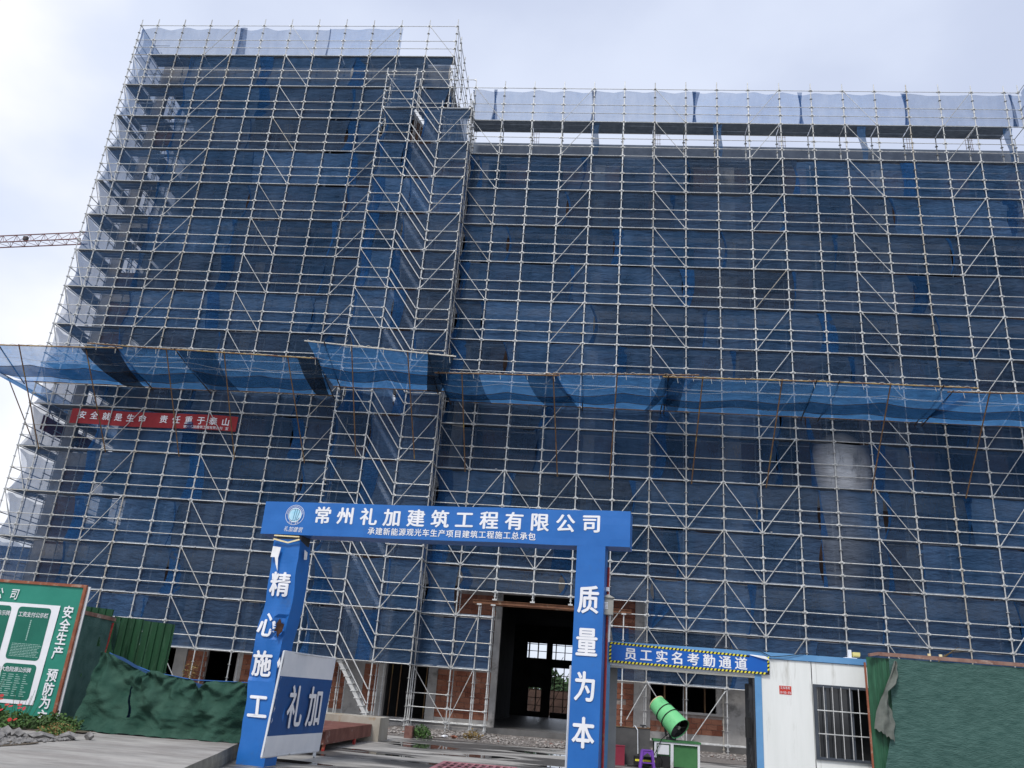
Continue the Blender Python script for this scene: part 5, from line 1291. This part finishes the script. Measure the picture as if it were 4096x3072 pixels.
for i, (x, y, r, f) in enumerate(((15.4, -18.45, .20, .5), (15.15, -18.9, .24, .45), (14.85, -19.05, .13, .9), (14.75, -19.35, .12, .9), (14.5, -19.6, .15, .7), (14.6, -19.0, .16, .9), (15.6, -18.1, .12, .9), (14.2, -18.9, .2, .8), (14.9, -19.75, .16, .6), (14.75, -19.7, .12, .8))):
    tag(obj('stone', MB().rock((x, y, .30), r, f), stone), rl[i], 'stone')
s = MB()
for k in range(900): s.rock((ru(13.2, 15.5) , ru(-20.8, -18.3), .26), ru(.015, .08))
obj('stone_chips', s, stone, kind='stuff')['label'] = 'small stone chips scattered between the larger stones'

CRN = thing('tower_crane', 'dark red lattice jib of a tower crane reaching in from the left behind the building', 'crane', (-75, 54, 0))
tip = Vector((-37.6, 50, 49.75)); dirv = (Vector((-49.66, 51.39, 49.74)) - Vector((-38.38, 50, 49.74))).normalized(); nrm = Vector((0, 0, 1)).cross(dirv).normalized()
s = MB(); s2 = MB(); n = 26; step = 2.0
Tt = lambda i: tip + dirv * i * step + Vector((0, 0, .75)); Ba = lambda i: tip + dirv * i * step + nrm * .62 - Vector((0, 0, .55)); Bb = lambda i: tip + dirv * i * step - nrm * .62 - Vector((0, 0, .55))
for f_ in (Tt, Ba, Bb): s.tube(f_(0), f_(n), .075, 6)
obj('chord', s, craneM, CRN)
for i in range(n):
    s2.tube(Tt(i), Ba(i + .5), .03, 4); s2.tube(Ba(i + .5), Tt(i + 1), .03, 4); s2.tube(Tt(i), Bb(i + .5), .03, 4); s2.tube(Bb(i + .5), Tt(i + 1), .03, 4); s2.tube(Ba(i), Bb(i + .5), .03, 4); s2.tube(Bb(i + .5), Ba(i + 1), .03, 4)
obj('lattice', s2, craneM, CRN)
s = MB(); m0 = tip + dirv * n * step
for dx in (-.8, .8):
    for dy in (-.8, .8): s.tube((m0.x + dx, m0.y + dy, 0), (m0.x + dx, m0.y + dy, 54), .1, 5)
for k in range(26): s.tube((m0.x - .8, m0.y - .8, k * 2), (m0.x + .8, m0.y - .8, k * 2 + 2), .05, 4); s.tube((m0.x + .8, m0.y - .8, k * 2), (m0.x + .8, m0.y + .8, k * 2 + 2), .05, 4)
obj('mast', s, craneM, CRN)
obj('stay_cable', MB().tube((m0.x, m0.y, 56), Tt(8), .03, 4), darkpipe, CRN)
s = MB().box((0, 0, 0), (.5, .4, .5)); o = obj('trolley', s, darkm, CRN); o.location = tip + dirv * 9 - Vector((0, 0, -.1))

# trees far behind the hall windows and low buildings beyond the site
for i, (x, y, r) in enumerate(((20, 62, 5), (27, 66, 6), (14, 70, 6))):
    T = thing('tree', ('leafy green tree seen through the hall windows, left one', 'leafy green tree seen through the hall windows, right one', 'leafy tree hidden behind the hall')[i], 'tree', (x, y, 0))
    obj('trunk', MB().tube((x, y, 0), (x, y, 3), .25, 7, .15), darkpipe, T)
    s = MB(); leaves(s, (x, y, 1.0), r * .7, 1200, 4.5, .6); obj('crown', s, farleaf, T)
s = MB().box((10, 45, 0), (40, 45.3, 2.1)); tag(obj('boundary_wall', s, infm), 'low brick boundary wall beyond the back of the building', 'wall')
# low roof glimpsed at the far left edge
T = thing('house', 'low dark roofed house beyond the gable end at the left edge', 'house', (-30, 30, 0)); obj('wall', MB().box((-45, 30, 0), (-20, 40, 9)), concrete, T); obj('roof', MB().box((-46, 29, 9), (-19, 41, 9.6)), darkm, T)
print('bricks', nb[0], 'objects', len(bpy.data.objects))
